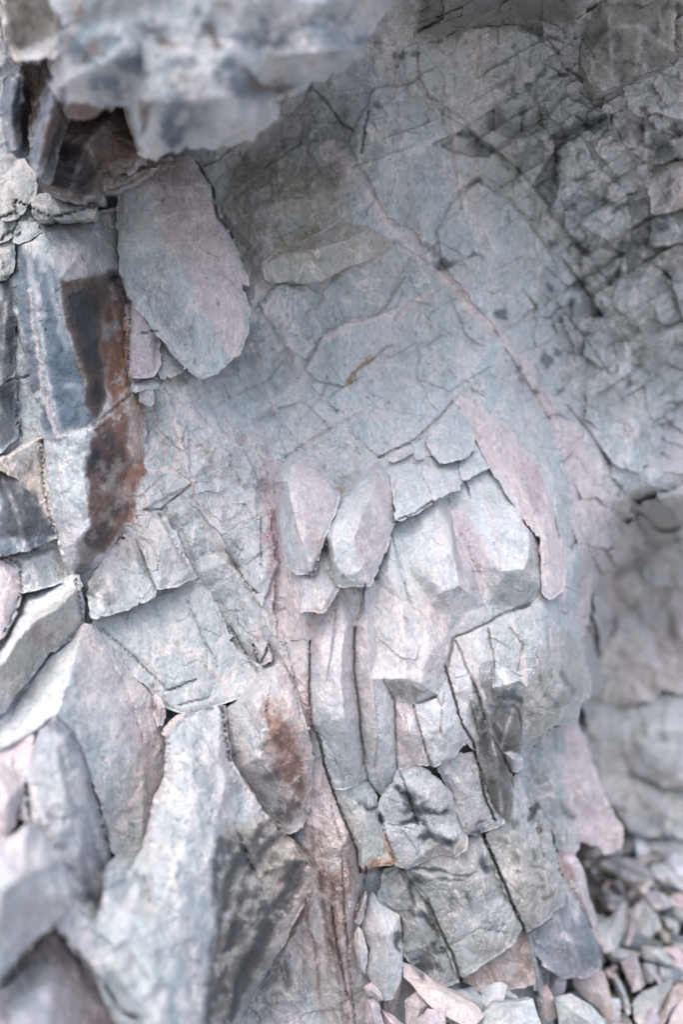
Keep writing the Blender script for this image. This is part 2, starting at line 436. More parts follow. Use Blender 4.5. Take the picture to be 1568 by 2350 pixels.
def grade(a, b, s, fa, fb, fs):
    v = [a]
    while v[-1] < b: v.append(v[-1] + (fs if fa < v[-1] < fb else s))
    return np.array(v)
def sheet(name, kind_label, x0, x1, y0, y1, s, depthf, base, mat=None, fine=None, chains=()):
    xs = grade(x0, x1, s, *(fine[0] if fine else (0, 0, s))); ys = grade(y0, y1, s, *(fine[1] if fine else (0, 0, s)))
    X, Y = np.meshgrid(xs, ys); sh = X.shape; X = X.ravel(); Y = Y.ravel()
    X = X + s * .25 * (_h(X, Y, 8) - .5); Y = Y + s * .25 * (_h(X, Y, 9) - .5)
    D = depthf(X, Y)
    i = np.arange(sh[0] - 1)[:, None] * sh[1] + np.arange(sh[1] - 1)[None]
    i = i.ravel()
    F = np.stack([i, i + sh[1], i + sh[1] + 1, i + 1], 1)
    cl = colour(X, Y, name, base)
    if chains:
        rd = np.full(X.shape, 1e9); qx = X + 8 * fbm(X / 24, Y / 24, 1, 3); qy = Y + 8 * fbm(X / 24, Y / 24, 2, 3)
        for c in chains: rd = np.minimum(rd, segdist(qx, qy, c))
        k = (.65 * np.exp(-(rd / 4.5) ** 2) * sstep(-.5, .3, fbm(X / 26, Y / 26, 89, 3)))[:, None]
        cl = cl * (1 - k) + np.array((.60, .54, .53)) * k
    o = mesh_from(name, to_world(X, Y, D), F, cl, mat or MAT)
    o['kind'] = 'structure'; o['label'] = kind_label
    return o

# ================================================================ COLOUR MARKS (stains, veins, minerals, and painted light and shade on some facets)
exec_marks = True
# big tone regions of the wall
patch('T', '520,330 780,380 800,480 700,600 560,620 500,470', .75, 50)
patch('T', '900,0 1568,0 1540,120 1300,60 1150,90 1000,110 900,90', .7, 40)
patch('E', '960,-40 1330,-40 1330,50 1180,60 1050,90 950,80', .75, 30)  # overhang shade along the top edge, put into the colour
patch('E', '1340,0 1545,0 1545,110 1460,170 1380,200 1340,100', .55, 40)
patch('G', '1100,200 1568,200 1568,900 1300,900 1150,700', .5, 60)
patch('G', '560,600 1000,600 1050,900 700,1050 600,900', .45, 60)
patch('T', '700,1000 860,1000 850,1100 790,1125 720,1090', .45, 26)
patch('Y', '640,380 760,380 750,460 660,480', .35, 40)
patch('G', '210,1400 540,1340 590,1560 380,1600 280,1520', .6, 30)
patch('B', '330,900 560,900 600,1160 440,1260 330,1160', .6, 50)
patch('V', '700,1340 1000,1360 1040,1560 880,1560 840,1480 720,1460', .5, 40, .0)
patch('W', '640,900 1060,880 1260,1100 1290,1340 1240,1520 1050,1740 720,1780 640,1500 600,1200', .42, 60)
patch('W', '330,1180 600,1180 620,1400 560,1600 300,1560', .2, 50)
patch('P', '640,1300 760,1340 1060,1400 1080,1600 900,1640 700,1640', .4, 60, .25)
patch('P', '380,900 640,980 640,1300 560,1300 460,1120', .35, 50, .35)
# upper right: weathered tan skin with black mineral specks
patch('T', '960,60 1568,100 1568,880 1440,800 1330,640 1200,500 1060,380 960,240', .22, 60)
patch('E', '1120,120 1568,180 1568,860 1400,780 1280,600 1180,420', .12, 40, .4)
patch('D', '1120,150 1320,200 1568,300 1568,800 1400,760 1240,520 1150,400', .45, 40, .9)
patch('E', '1230,600 1420,620 1568,760 1568,1120 1420,1000 1270,860', .25, 40, .4)
patch('E', '1340,1130 1568,1130 1568,1900 1400,1850 1330,1600', .15, 40, .6)
patch('W', '1340,1130 1568,1130 1568,1900 1400,1850 1330,1600', .35, 40, .3)  # paler colour offsets the shade inside the far right recess
patch('K', '1340,1130 1568,1130 1568,1900 1400,1850 1330,1600', .35, 40, .35)
#patch('D', '1340,1130 1568,1130 1568,1900 1400,1850 1330,1600', .5, 30, .85)
patch('E', '520,380 800,240 830,380 700,460 560,480', .5, 40, .2)  # shade below the overhanging boulder, painted on the wall
# pink band down the groove
patch('P', '600,980 640,1120 640,1240 680,1330 700,1420 720,1600 720,1760 780,1900 800,2050 720,2050 690,1800 640,1560 620,1300 600,1150', .85, 16)
patch('L', '600,1010 645,1060 640,1160 650,1300 640,1420 615,1420 612,1200', .75, 14, .1)
patch('M', '610,1150 640,1180 648,1290 625,1320 612,1250', .5, 10, .1)
patch('P', '725,1740 790,1860 840,1990 820,2100 770,2180 735,2000 700,1860', .7, 20)
patch('M', '780,1890 810,1900 815,1960 790,1970', .35, 12, .2)
patch('R', '740,1990 800,1980 810,2040 760,2060', .4, 16, .2)
# white/pink diagonal vein from the overhang to the bulge
line('V', 7, '755,330 800,390 850,450 905,530 945,585 1010,625 1090,715 1150,770 1215,860 1250,930 1290,990', .85, 8)
line('P', 16, '760,340 850,450 905,530 1000,620 1100,720 1180,800 1260,930 1340,1060', .5, 22)
for s in ('580,590 610,640 640,700 665,790 680,830', '560,760 600,830 625,920 630,960', '600,680 625,760 650,830', '330,1090 400,1075 440,1110 455,1180 500,1260 580,1340',
          '400,960 430,1050 445,1110', '440,1100 520,1010 600,1010', '500,900 540,980 600,1060', '370,870 410,930 480,990 570,1010', '640,1080 700,1020 760,960 860,930',
          '960,680 980,760 1000,820 1010,860', '700,1020 780,990 850,960 930,950 1010,1000', '380,1100 340,1130 330,1170', '470,1150 520,1290 570,1350 600,1400',
          '1060,905 1090,980 1130,1060 1180,1140', '560,1200 500,1230', '380,1480 450,1500 520,1460', '400,1430 420,1490 480,1540 540,1560', '450,1500 500,1540 520,1590'):
    line('V', 2.2, s, .6, 5)
for s in ('1018,200 1030,270 1045,340 1055,440', '955,130 965,190 1010,240 1015,290', '1000,380 1045,420 1060,480', '960,500 970,560', '870,540 760,640', '930,190 945,220 985,225 1010,240'):
    line('K', 1.8, s, .8, 4)
line('P', 12, '750,777 818,741 862,729 914,717 954,685 990,673', .8, 9)
patch('V', '950,680 990,668 1000,690 960,700', .6, 6)
line('O', 5, '795,885 820,850 855,825', .75, 7)
line('Y', 14, '620,575 680,545 720,535', .6, 14)
line('O', 4, '770,1115 785,1122', .6, 8)
# dark mineral blotches, upper right
for s in ('1130,225 1180,215 1190,190', '1170,250 1190,232 1215,205 1235,170 1290,215', '1220,215 1260,190 1290,180', '1110,235 1150,205 1180,205 1160,300 1130,300',
          '1145,255 1190,245 1240,240'):
    pass
def blots(col, spec, st=.85, br=.05):
    st = st * .85
    for t in spec.split(';'):
        x, y, rx, ry, a = [float(q) for q in t.split(',')]
        pts = []
        for k in range(10):
            th = k * math.pi / 5; u, v = rx * math.cos(th), ry * math.sin(th)
            ca, sa = math.cos(R(a)), math.sin(R(a))
            pts.append((x + u * ca - v * sa, y + u * sa + v * ca, 0))
        PAINTS.append(('p', C[col], pts, 0, st, max(6, min(rx, ry) * 1.1), br + .16, None))
blots('D', '1178,208,16,7,-35;1228,176,34,8,-48;1190,215,30,5,-40;1215,195,20,6,-60;1275,170,26,8,-20;1140,275,22,26,70;1215,250,20,6,0;1195,247,14,8,0;1100,340,24,18,20;1070,310,18,12,0;'
      '1220,312,40,6,-35;1270,320,20,6,-30;1310,290,60,10,-30;1370,280,30,14,-20;1285,340,40,9,-70;1275,390,30,10,-80;1330,360,12,8,0;1313,472,14,14,0;1330,405,16,10,0;1420,415,12,10,0;1425,485,22,10,-35;'
      '1190,400,12,9,40;1105,410,14,10,0;1270,560,10,10,0;1330,565,14,8,0;1310,575,10,8,0;1275,610,12,10,0;1320,655,22,16,0;1260,655,9,9,0;1420,570,14,10,0;1480,560,30,12,-10;1410,640,20,14,-50;1385,690,26,10,-60;1310,700,16,10,-60;1370,725,12,12,0;'
      '1290,800,18,10,-60;1250,830,12,24,40;1440,860,8,30,20;1410,710,8,10,0;1150,720,16,12,0;1155,735,10,7,0;1190,850,14,10,0;1205,870,10,14,0;1290,885,14,12,0;1000,600,22,12,-30;1025,610,14,10,0;1090,590,20,8,-40;1500,80,26,14,-60;1420,95,30,10,-80;1380,90,20,30,10;'
      '1470,240,12,12,0;1530,235,18,12,0;1540,20,20,12,0;1500,330,30,14,0;1550,300,20,12,0;1540,420,16,30,0;1515,510,22,30,0;960,120,22,10,0;915,130,16,10,0;1000,90,30,8,-20;860,250,14,10,0;960,0,30,10,0', .85, .0)
line('D', 6, '980,560 1020,610 1050,600', .5, 10, .1)
# yellow-rust joints upper right
for s in ('1365,210 1400,260 1490,340 1500,400', '1100,300 1130,340 1145,350 1290,560 1420,700 1560,940', '1060,430 1110,400 1160,440 1250,560 1330,640 1430,760 1500,880', '1290,520 1340,590 1390,680',
          '1141,345 1230,290 1300,215 1380,190', '1141,350 1190,390', '1340,590 1410,545 1490,500', '1230,640 1230,700 1210,740', '1240,600 1225,560 1290,300'):
    line('Y', 3, s, .25, 6)
    line('N', 1.2, s, .3, 3)
# left column
patch('U', '30,570 130,600 150,740 200,870 215,970 130,1010 90,980 60,820 30,700', .9, 26, -.1)
patch('B', '90,520 260,490 270,620 140,635', .5, 20)
patch('L', '120,560 250,540 260,620 150,635', .5, 16)
patch('D', '0,650 30,640 35,760 30,860 0,880', .85, 12, .0)
patch('D', '0,890 40,900 40,990 0,1020', .75, 14, .0)
patch('D', '0,1090 60,1110 130,1225 60,1245 0,1240', .85, 18, .02)
patch('U', '120,760 180,800 200,860 205,960 140,990 120,900', .8, 20)
for s in ('60,580 85,700 100,840 130,960 160,1060', '100,575 125,700 150,800', '75,640 100,720', '100,1020 110,1120 140,1260 165,1330', '180,890 150,890', '140,1060 160,1140 200,1180', '90,560 100,620'):
    line('W', 5, s, .25, 9)
line('V', 3, '70,680 85,800 100,900 120,970', .7, 4)
line('L', 5, '110,930 130,1000', .7, 6)
patch('E', '138,640 250,632 262,700 250,880 222,965 200,950 176,830 145,740', .95, 8)
patch('N', '142,645 225,640 240,740 250,860 225,950 200,960 180,830 150,740', .95, 12)
patch('D', '150,690 200,660 225,700 230,800 215,830 180,800', .75, 18)
patch('O', '258,690 290,690 296,760 300,870 260,940 250,860', .25, 14, .1)
patch('K', '250,640 290,640 298,800 296,900 250,960 240,860 238,760', .7, 12)
patch('R', '252,625 285,625 296,720 300,880 255,950 245,860 240,760', .85, 12, .1)
patch('N', '250,620 294,620 296,740 262,760 250,700', .7, 12, .2)
patch('D', '256,620 285,622 292,690 275,700 258,680', .7, 8)
patch('G', '240,735 268,735 268,770 242,770', .6, 6)
patch('O', '262,700 272,700 274,730 262,730', .4, 6)
blots('O', '265,800,10,22,0;285,845,8,26,0;270,930,10,8,0;300,900,6,10,0', .5, .0)
patch('K', '220,975 300,900 330,930 334,1010 330,1080 300,1200 240,1260 200,1240 200,1100', .95, 18)
patch('E', '215,985 280,960 320,1010 315,1100 290,1190 240,1250 205,1235 205,1100', .6, 22)
patch('R', '220,975 300,900 330,930 334,1010 330,1080 300,1200 240,1260 200,1240 200,1100', .75, 14, .3)
patch('N', '205,990 260,960 290,1060 280,1200 230,1260 195,1240 200,1100', .9, 14, .35)
patch('K', '280,920 332,940 334,1060 300,1080', .6, 14)
blots('D', '255,1010,10,24,0;215,1040,14,16,0;238,1090,18,14,0;280,1100,14,16,0;255,1180,14,18,0;225,1240,24,18,-40;205,1060,10,30,0;290,1160,16,12,0;225,900,14,18,0;250,1215,16,8,0', .8, .0)
patch('N', '172,1245 240,1220 250,1260 200,1300 178,1300', .6, 10)
patch('K', '0,1060 90,1010 120,1160 60,1120 0,1090', .4, 24)
patch('T', '10,1400 180,1345 190,1420 120,1480 50,1570 0,1620 0,1520', .75, 12)  # olive tone with the shade of this down-facing facet painted in
patch('M', '75,1440 110,1432 130,1465 100,1475 78,1465', .45, 10)
patch('P', '0,1295 40,1300 45,1400 0,1480', .7, 12)
patch('W', '172,1321 52,1357 0,1473 0,1521 48,1457 84,1417 176,1341', .95, 8)  # light on the up-facing wedge top, painted white
patch('W', '192,1433 112,1493 44,1577 0,1633 0,1713 76,1673 132,1633 172,1497', .95, 8)  # same for the wedge face turned up and left
patch('P', '200,1435 245,1480 290,1545 350,1590 370,1660 340,1740 250,1700 190,1600 170,1560', .65, 26)
patch('B', '180,1500 230,1500 270,1560 300,1700 260,1800 210,1700 170,1620', .5, 30)
patch('P', '0,1720 80,1690 55,1800 30,1885 0,1910', .8, 12)
patch('P', '330,1640 384,1690 360,1800 300,1900 250,1930 320,1740', .6, 16)
for s in ('328,1681 322,1720 312,1745', '360,1677 348,1741 332,1783 310,1830 288,1883', '378,1700 372,1760 350,1860 330,1940'):
    line('L', 2, s, .8, 4)
patch('B', '90,1680 160,1690 200,1790 235,1930 160,1960 130,1850 60,1830', .6, 20)
patch('G', '384,1800 510,1700 524,1740 505,1800 470,1990 440,2349 330,2349 300,2000', .35, 50, .1)
patch('B', '330,1960 470,2000 490,2180 460,2349 330,2349 250,2200 250,2040', .6, 30)
patch('T', '230,2200 320,2180 300,2260', .4, 24)
patch('P', '120,2150 200,2230 250,2290 280,2349 120,2349', .6, 16)
patch('W', '30,2240 112,2190 115,2349 30,2349', .8, 14)
# brown-black side of the near buttress
patch('T', '520,1900 640,1860 720,1990 640,2170 520,2349 468,2349 500,2100', .8, 16)
patch('K', '600,1990 720,1960 740,2100 700,2250 650,2150', .5, 26)
patch('N', '500,1930 560,1900 640,1870 722,1980 640,2160 520,2349 470,2349 500,2120', .6, 26, .55)
for s in ('505,1930 490,2020 500,2120 480,2240 470,2349','560,1930 530,2010 510,2100','640,1900 580,1990 545,2080 520,2180','700,1960 640,2060 590,2160 540,2270','690,2020 620,2140 570,2240 520,2349','600,1900 560,1980'):
    line('D', 12, s, .8, 12, .1)
patch('K', '600,1600 660,1590 700,1680 715,1790 690,1860 640,1840 600,1720', .7, 16)
patch('R', '614,1600 640,1610 665,1680 700,1760 660,1800 610,1720', .6, 14, .0)
blots('D', '622,1622,10,10,0;600,1720,12,24,0;645,1775,8,14,0;612,1780,16,12,0;650,1640,8,10,0;640,1860,14,26,30;560,1940,14,60,40;580,2060,12,50,35;620,1990,12,44,35;540,2150,14,50,30;600,2100,10,40,30;660,1990,12,36,35;560,2240,10,50,30;505,2260,8,40,20;650,2010,20,12,-40;585,2180,10,44,30;520,1960,8,40,25;630,2080,8,40,30;690,2000,14,20,30;540,2290,8,30,25', .8, .0)
blots('R', '640,2010,12,24,20;700,2100,8,40,0;720,2200,6,40,0', .5, .05)
patch('E', '880,1790 1000,1800 1180,1880 1300,2040 1200,2200 1060,2250 930,2190 880,2010', .32, 40)
patch('T', '880,1960 1060,1950 1300,2040 1200,2200 1060,2250 930,2190', .35, 40, .2)
patch('K', '700,1900 780,1900 835,1990 815,2349 740,2349 690,2200 640,2160 700,2000', .6, 24)
patch('R', '730,1990 800,1980 800,2120 760,2240 735,2120', .45, 16, .3)
patch('E', '540,2250 600,2180 700,2200 720,2300 560,2349', .5, 30, .2)
for s in ('735,2000 745,2100 775,2200 790,2349', '760,2010 765,2120 790,2220', '700,2060 720,2180 735,2290', '795,2120 790,2220 800,2349', '650,2180 665,2260', '715,1900 722,1990'):
    line('N', 4, s, .6, 7, .1)
patch('K', '600,1610 640,1580 700,1660 716,1790 700,1900 655,1910 640,1820 605,1730', .6, 16)
patch('R', '606,1640 660,1640 706,1760 690,1850 640,1780', .6, 16, .2)
blots('N', '616,1640,12,26,-10;640,1700,10,30,-10;626,1770,14,22,0;680,1780,12,30,-10;660,1860,20,26,20', .9, .0)
blots('O', '284,740,5,30,0;290,810,6,34,0;280,860,8,26,15;282,905,14,8,-30', .8, .05)
blots('D', '190,720,26,50,-8;215,800,16,50,-8;215,900,14,30,0;262,640,14,12,0;240,1080,12,34,0;262,1180,16,26,0;215,1230,20,14,0;216,1050,10,30,0', .95, -.1)
blots('K', '300,1000,14,60,0;250,1120,20,10,0;290,1130,16,30,0', .7, -.1)
for s in ('175,900 190,960 150,1000', '45,640 60,760 80,860 95,960'):
    line('S', 10, s, .6, 12, .1)
# central columns
patch('W', '1197,1189 1125,1073 1057,1110 1077,1161 1121,1277 1157,1309 1205,1305 1217,1217', .75, 12)  # this and the next three paint light on up-facing ribs and plates
patch('W', '941,1185 1017,1165 1037,1265 1057,1345 1010,1350 960,1290', .75, 12)
patch('W', '958,1057 1058,1049 1062,1105 1046,1123 994,1149 970,1097', .6, 10)
patch('W', '870,1100 956,1010 958,1057 994,1149 910,1190', .4, 20)
patch('P', '658,1105 692,1032 776,1137 742,1233 718,1310 694,1241 678,1161', .85, 8)
patch('W', '690,1032 642,1070 632,1108 656,1105', .6, 6)
patch('W', '866,1060 802,1121 778,1150 752,1230 808,1237 830,1181 856,1120', .8, 8)  # light on the right prow's up-facing left face, painted white
patch('P', '868,1062 902,1120 902,1200 886,1249 850,1335 810,1237 832,1181 858,1125', .8, 8)
patch('P', '1045,901 1149,965 1181,1005 1221,1060 1257,1125 1277,1192 1293,1300 1293,1370 1260,1360 1240,1240 1201,1192 1123,1073 1089,997', .9, 10)
patch('M', '1190,1030 1240,1100 1260,1190 1230,1180 1180,1090', .32, 16, .0)
patch('M', '1140,1110 1200,1190 1230,1260 1190,1190', .3, 10, .0)
patch('B', '1077,909 1169,845 1201,897 1253,965 1281,1025 1325,1141 1325,1230 1290,1200 1257,1110 1200,1010 1149,955', .8, 14)
patch('P', '1169,789 1233,880 1341,989 1401,1117 1393,1201 1341,1321 1333,1421 1320,1200 1281,1000 1230,900', .7, 18)
patch('L', '1017,1165 1050,1150 1085,1210 1121,1290 1113,1370 1060,1350 1040,1265', .8, 10)
patch('G', '1133,1365 1157,1309 1205,1305 1241,1341 1245,1361 1197,1393', .85, 8)  # shade of the rib's down-facing foot, painted grey
patch('T', '1217,1217 1237,1241 1243,1337 1215,1320', .5, 8)
patch('G', '1101,1437 1217,1389 1247,1477 1229,1541 1207,1577 1173,1525 1137,1513', .7, 10)
patch('T', '1247,1477 1300,1440 1341,1540 1330,1640 1217,1695 1190,1621 1211,1580', .7, 14)
blots('D', '1258,1602,10,10,0;1300,1560,30,10,60;1320,1590,10,16,0;1170,1595,40,10,0;1220,1640,14,8,0;1180,1600,30,12,10;1280,1620,20,6,40;1230,1560,10,14,0', .55, .0)  # some of these darken the underside of the small cube
patch('E', '878,1557 930,1557 1002,1597 950,1617 902,1605', .6, 6)  # painted shade on the down-facing facet between the columns
patch('K', '700,1400 735,1400 740,1480 715,1500', .6, 12)
line('O', 4, '748,1395 752,1380', .6, 8); line('O', 3, '708,1432 716,1442', .7, 6)
patch('W', '957,1613 1025,1532 1055,1650 1041,1733 997,1757', .8, 6)
patch('P', '906,1609 950,1621 970,1689 990,1757 912,1761', .8, 8)
patch('W', '1045,1470 1085,1560 1100,1640 1060,1620', .5, 12)
patch('V', '960,1360 1000,1380 1040,1450 1020,1480 970,1420', .75, 16)
patch('E', '1077,1601 1097,1569 1133,1577 1185,1621 1197,1721 1173,1763 1165,1875 1149,1875 1117,1823 1093,1723', .6, 8)
blots('D', '1095,1600,14,26,20;1110,1660,10,40,10;1140,1650,8,30,10;1120,1720,8,30,10;1150,1700,8,30,-10;1140,1760,10,20,0;1110,1690,8,30,0;1160,1680,6,24,0;1130,1620,20,8,20', .8, .0)
patch('B', '714,1660 760,1650 800,1700 820,1790 770,1800 740,1743', .7, 10)
patch('T', '740,1800 860,1860 905,1975 890,1990 830,1980', .4, 18)
line('O', 10, '860,1975 905,1975', .75, 12); line('O', 4, '878,1920 900,1975', .7, 8)
line('R', 10, '835,1995 880,1990', .6, 12)
blots('D', '850,1845,20,10,40;870,1870,14,8,50;948,1850,40,20,30;985,1860,24,12,10;1005,1925,40,14,25;970,1920,26,10,10;940,1880,18,8,0;1040,1940,16,10,30;1020,1860,14,10,0;930,1830,10,30,-20;960,1890,30,8,30', 1.17, -.3)
blots('K', '1010,1960,60,14,5;1060,1950,30,10,0;960,1975,40,10,0', .7, .0)
blots('D', '1000,2000,90,6,-4;960,2030,30,16,20;1030,2020,50,5,-8;940,2060,10,40,0;960,2090,20,10,0;1110,1985,20,10,60;1180,1960,20,8,50;1230,1955,14,8,60;1150,1930,14,10,0;1185,1990,10,8,0;1126,2115,26,22,20;1150,2110,12,16,0;1240,2015,20,6,30;1260,2050,24,8,-40;1100,1920,20,14,0;1080,2070,10,30,0;975,2110,8,40,-20;920,2160,10,30,0;970,2215,40,24,20;1000,2180,24,12,0;1180,1880,10,14,0;1220,1860,12,20,20;1100,1885,10,8,0;1240,1990,30,5,20;1290,1860,20,14,0', 1.1, -.22)
patch('W', '1040,2080 1180,2040 1190,2120 1100,2170 1060,2180', .4, 24)
patch('T', '1120,1900 1270,1900 1300,2040 1210,2130 1150,2010', .4, 30)
patch('R', '1073,2239 1165,2179 1205,2143 1225,2243 1157,2255', .55, 8, -.3)
patch('K', '1073,2239 1165,2179 1205,2143 1225,2243 1157,2255', .7, 8)
patch('R', '1285,1965 1310,1965 1325,2020 1300,2030', .5, 10)
patch('P', '1300,1960 1340,1970 1365,2100 1370,2130 1330,2060', .7, 12)
patch('S', '1245,2110 1350,2100 1360,2200 1250,2200', .5, 24)
patch('P', '1269,1723 1341,1723 1381,1831 1421,1895 1400,1950 1329,1931', .85, 14)
patch('G', '1197,1723 1269,1723 1310,1900 1300,1960', .7, 14)
patch('P', '1320,2225 1390,2225 1400,2300 1330,2280', .4, 10)
# distant right
patch('T', '1340,1130 1568,1130 1568,1900 1400,1850 1330,1600', .3, 40)
patch('P', '1340,1000 1420,1100 1440,1400 1500,1600 1440,1600 1380,1400', .5, 30, .1)
blots('O', '1447,1580,5,16,0', .7, -.1)
blots('D', '1420,1160,20,10,-30;1500,1140,40,10,-20;1460,1400,10,50,-30;1520,1500,40,10,10;1400,1600,40,8,0;1560,1450,10,40,0;1480,1290,10,50,-30', .5, .0)
patch('P', '1480,1440 1530,1500 1540,1600 1500,1580', .5, 20)
patch('W', '1421,1641 1481,1593 1568,1580 1568,1750 1480,1760 1430,1700', .45, 30)
# overhang
blots('T', '90,50,70,40,20;530,300,40,60,0;420,220,30,80,10;680,120,60,30,0', .5, -.1)
blots('W', '100,105,70,14,-24;440,90,90,30,0;300,40,60,40,0;520,290,60,60,0;600,220,50,60,0;730,130,90,30,-20;330,300,18,60,5;60,170,14,16,0;770,110,50,20,0', .75, -.2)  # painted light on the up-facing ledge and the boulder's brighter facets
blots('U', '400,300,30,40,10;300,150,50,20,30;360,70,34,24,0;320,130,16,24,0;420,150,40,18,0;560,90,60,18,20;480,60,20,30,0;390,300,24,30,10;640,100,30,14,0;260,90,20,14,0;520,150,30,10,0;600,60,16,30,0;700,60,40,12,0;200,100,60,40,10;560,200,70,40,20;420,260,60,60,10;740,100,60,40,0;250,200,50,30,0;30,240,10,80,8;90,330,10,90,8;830,90,30,30,0;440,20,20,20,0;150,230,10,30,20;780,40,30,14,0', .85, -.2)  # blue patches that also paint shade on the boulder's undersides
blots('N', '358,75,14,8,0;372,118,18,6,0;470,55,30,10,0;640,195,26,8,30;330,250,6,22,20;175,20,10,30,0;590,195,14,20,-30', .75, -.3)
patch('K', '165,0 185,0 180,60 150,130 130,160 160,60', .6, 10)
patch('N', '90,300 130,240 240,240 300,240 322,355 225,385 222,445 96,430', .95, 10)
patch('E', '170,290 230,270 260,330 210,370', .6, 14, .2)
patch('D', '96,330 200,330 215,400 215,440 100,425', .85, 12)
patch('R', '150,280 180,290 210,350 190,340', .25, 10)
patch('N', '55,140 120,130 105,200 85,260 45,330 50,240', .95, 10)  # shade of the recess below the ledge, painted dark brown
patch('P', '335,410 440,370 500,500 570,640 568,770 530,830 480,720 430,640 380,560 340,470', .98, 8)
patch('L', '335,410 440,370 470,450 420,520 370,500', .5, 16)
patch('B', '270,520 340,480 376,570 434,660 474,730 518,830 460,869 384,789 312,701 274,640', .95, 6)
patch('S', '300,640 380,650 450,760 440,820 360,740', .3, 20)
patch('S', '290,600 370,600 460,760 440,800 340,720', .25, 30)
patch('W', '290,440 360,440 380,540 330,600 280,560', .5, 20)
line('M', 5, '365,410 380,450 365,470', .4, 8)
patch('T', '335,380 430,370 440,400 340,420', .6, 12)
patch('L', '290,700 310,705 350,760 365,800 365,840 330,865 292,850', .75, 10)
patch('T', '220,380 310,370 300,420 225,430', .4, 12)
blots('D', '200,1330,16,60,-30;300,1250,14,40,-20;260,1370,20,14,20;330,1260,10,40,-20;240,1350,16,30,-30;220,1350,14,20,0;470,1030,16,14,0;480,1050,20,8,30', .5, .0)
blots('T', '470,1040,40,16,10;380,1180,20,14,0', .5, .0)

# ---------------------------------------------------------------- hairline joints cut into the stone
for s, w_, d_ in (
    ('720,205 750,235 790,290 812,300', 2, 6), ('845,255 838,290 830,350', 3, 7), ('450,375 485,430 500,500 535,545', 4, 12),
    ('1018,200 1012,262 1022,290 1032,330 1045,400 1060,480', 1.4, 5), ('958,100 962,180 985,225 1013,238 1018,262', 1.4, 6),
    ('995,330 1020,322 1072,292', 3, 9), ('1072,292 1100,330 1140,352', 2.5, 8), ('1140,352 1190,388 1270,480 1300,530 1345,590 1400,650', 2, 8),
    ('1085,400 1130,440 1165,455 1250,560 1290,640', 1.6, 6), ('1141,348 1235,285 1300,222 1370,205', 2, 7), ('1165,388 1270,330 1390,262', 2, 7),
    ('1350,580 1430,540 1493,498', 2, 8), ('1213,64 1250,85 1281,116 1300,160 1337,180 1365,210', 2.4, 8), ('1230,35 1285,60 1320,110', 2, 6),
    ('1340,85 1370,150', 2, 6), ('1000,40 1060,15 1110,-20', 3, 10), ('960,70 1000,55 1060,35', 3, 8), ('1040,60 1100,62 1180,55 1215,62', 3, 7),
    ('905,553 1010,620 1090,715 1165,790', 1.3, 4), ('750,865 740,905 772,945 778,940', 1.4, 4), ('752,915 790,885 840,860', 1.3, 3), ('640,1060 700,1020 770,975 830,945', 1.2, 3),
    ('870,1050 910,1030 960,1005 1010,955 1040,920', 1.8, 7), ('560,1205 620,1165', 1.5, 4), ('330,1170 370,1168 440,1112', 1.8, 6),
    ('430,980 420,1010 438,1060', 1.6, 4), ('365,1180 420,1280 430,1300', 2, 5), ('520,1265 570,1345 590,1360', 2, 6), ('530,1440 600,1560', 2, 6),
    ('580,1480 600,1523 615,1480', 2.4, 10), ('380,1585 450,1560', 2, 6), ('410,1617 480,1600', 1.4, 4),
    ('712,1470 712,1600 714,1653 736,1700 745,1750 770,1830 800,1900 822,1950 826,2000', 3, 14),
    ('815,1440 812,1545 822,1600 830,1690 838,1740', 2.6, 10), ('835,1740 845,1790 870,1820', 2, 8),
    ('1039,1465 1025,1530 1012,1570', 1.5, 6), ('1021,1525 1040,1590 1060,1660 1085,1700 1100,1760 1112,1830 1135,1880', 2.5, 16),
    ('1048,1470 1075,1540 1097,1590 1115,1650', 1.5, 6), ('950,1616 968,1690 990,1757', 2, 8),
    ('1102,1437 1160,1405 1215,1385', 1.6, 6), ('1129,1690 1150,1730 1175,1775', 2, 9), ('1120,1445 1132,1500 1135,1570', 1.2, 5),
    ('918,1770 935,1820 960,1890', 2, 6), ('870,1870 905,1975', 1.8, 6), ('890,1890 920,1895 950,1905', 1.4, 3), ('840,1990 830,2060 815,2110', 2.5, 10),
    ('981,2063 1010,2130 1040,2190 1056,2245', 3.4, 14), ('1110,1915 1150,2010 1180,2080 1205,2130', 4.5, 22), ('1030,2170 1100,2130 1160,2140', 1.2, 3), ('1160,2020 1200,2060 1180,2090', 1.2, 3), ('1240,1940 1265,2030', 1.2, 3),
    ('0,885 40,870 70,862', 2, 6), ('40,870 42,960 48,1000', 2, 5), ('92,1001 100,1120 130,1240', 2, 6), ('175,1330 185,1400 195,1433', 3, 8), ('216,975 300,905', 2, 7),
    ('8,1275 45,1295 50,1355 10,1450', 2.5, 8), ('300,690 295,860', 2, 7), ('325,765 360,760', 2, 6), ('0,550 40,520 35,460 120,500 220,470', 3, 9), ('0,500 30,490', 3, 8),
    ('128,2123 208,2223 248,2267 280,2319 320,2335', 4, 12), ('540,1890 575,1985 590,2010', 3, 8), ('510,1629 524,1740 530,1760', 3, 12), ('205,1790 225,1850 245,1935', 7, 18), ('60,1800 70,1890', 6, 14),
    ('784,1960 790,2080 800,2200 815,2349', 2.5, 8), ('760,2080 775,2180 800,2290', 2, 7), ('620,1560 610,1640', 1.5, 4), ('1281,700 1340,770 1400,860', 4, 8), ('1160,800 1210,880 1260,960', 4, 8),
    ('1300,930 1350,990 1400,1060', 4, 8), ('1010,240 1060,270 1100,320', 1.6, 5), ('1100,415 1072,430 1055,480 1010,520', 1.2, 4), ('1180,90 1190,140 1175,180', 2, 4), ('1090,180 1105,120 1100,80', 2, 4)):
    crack(s, w_, d_)

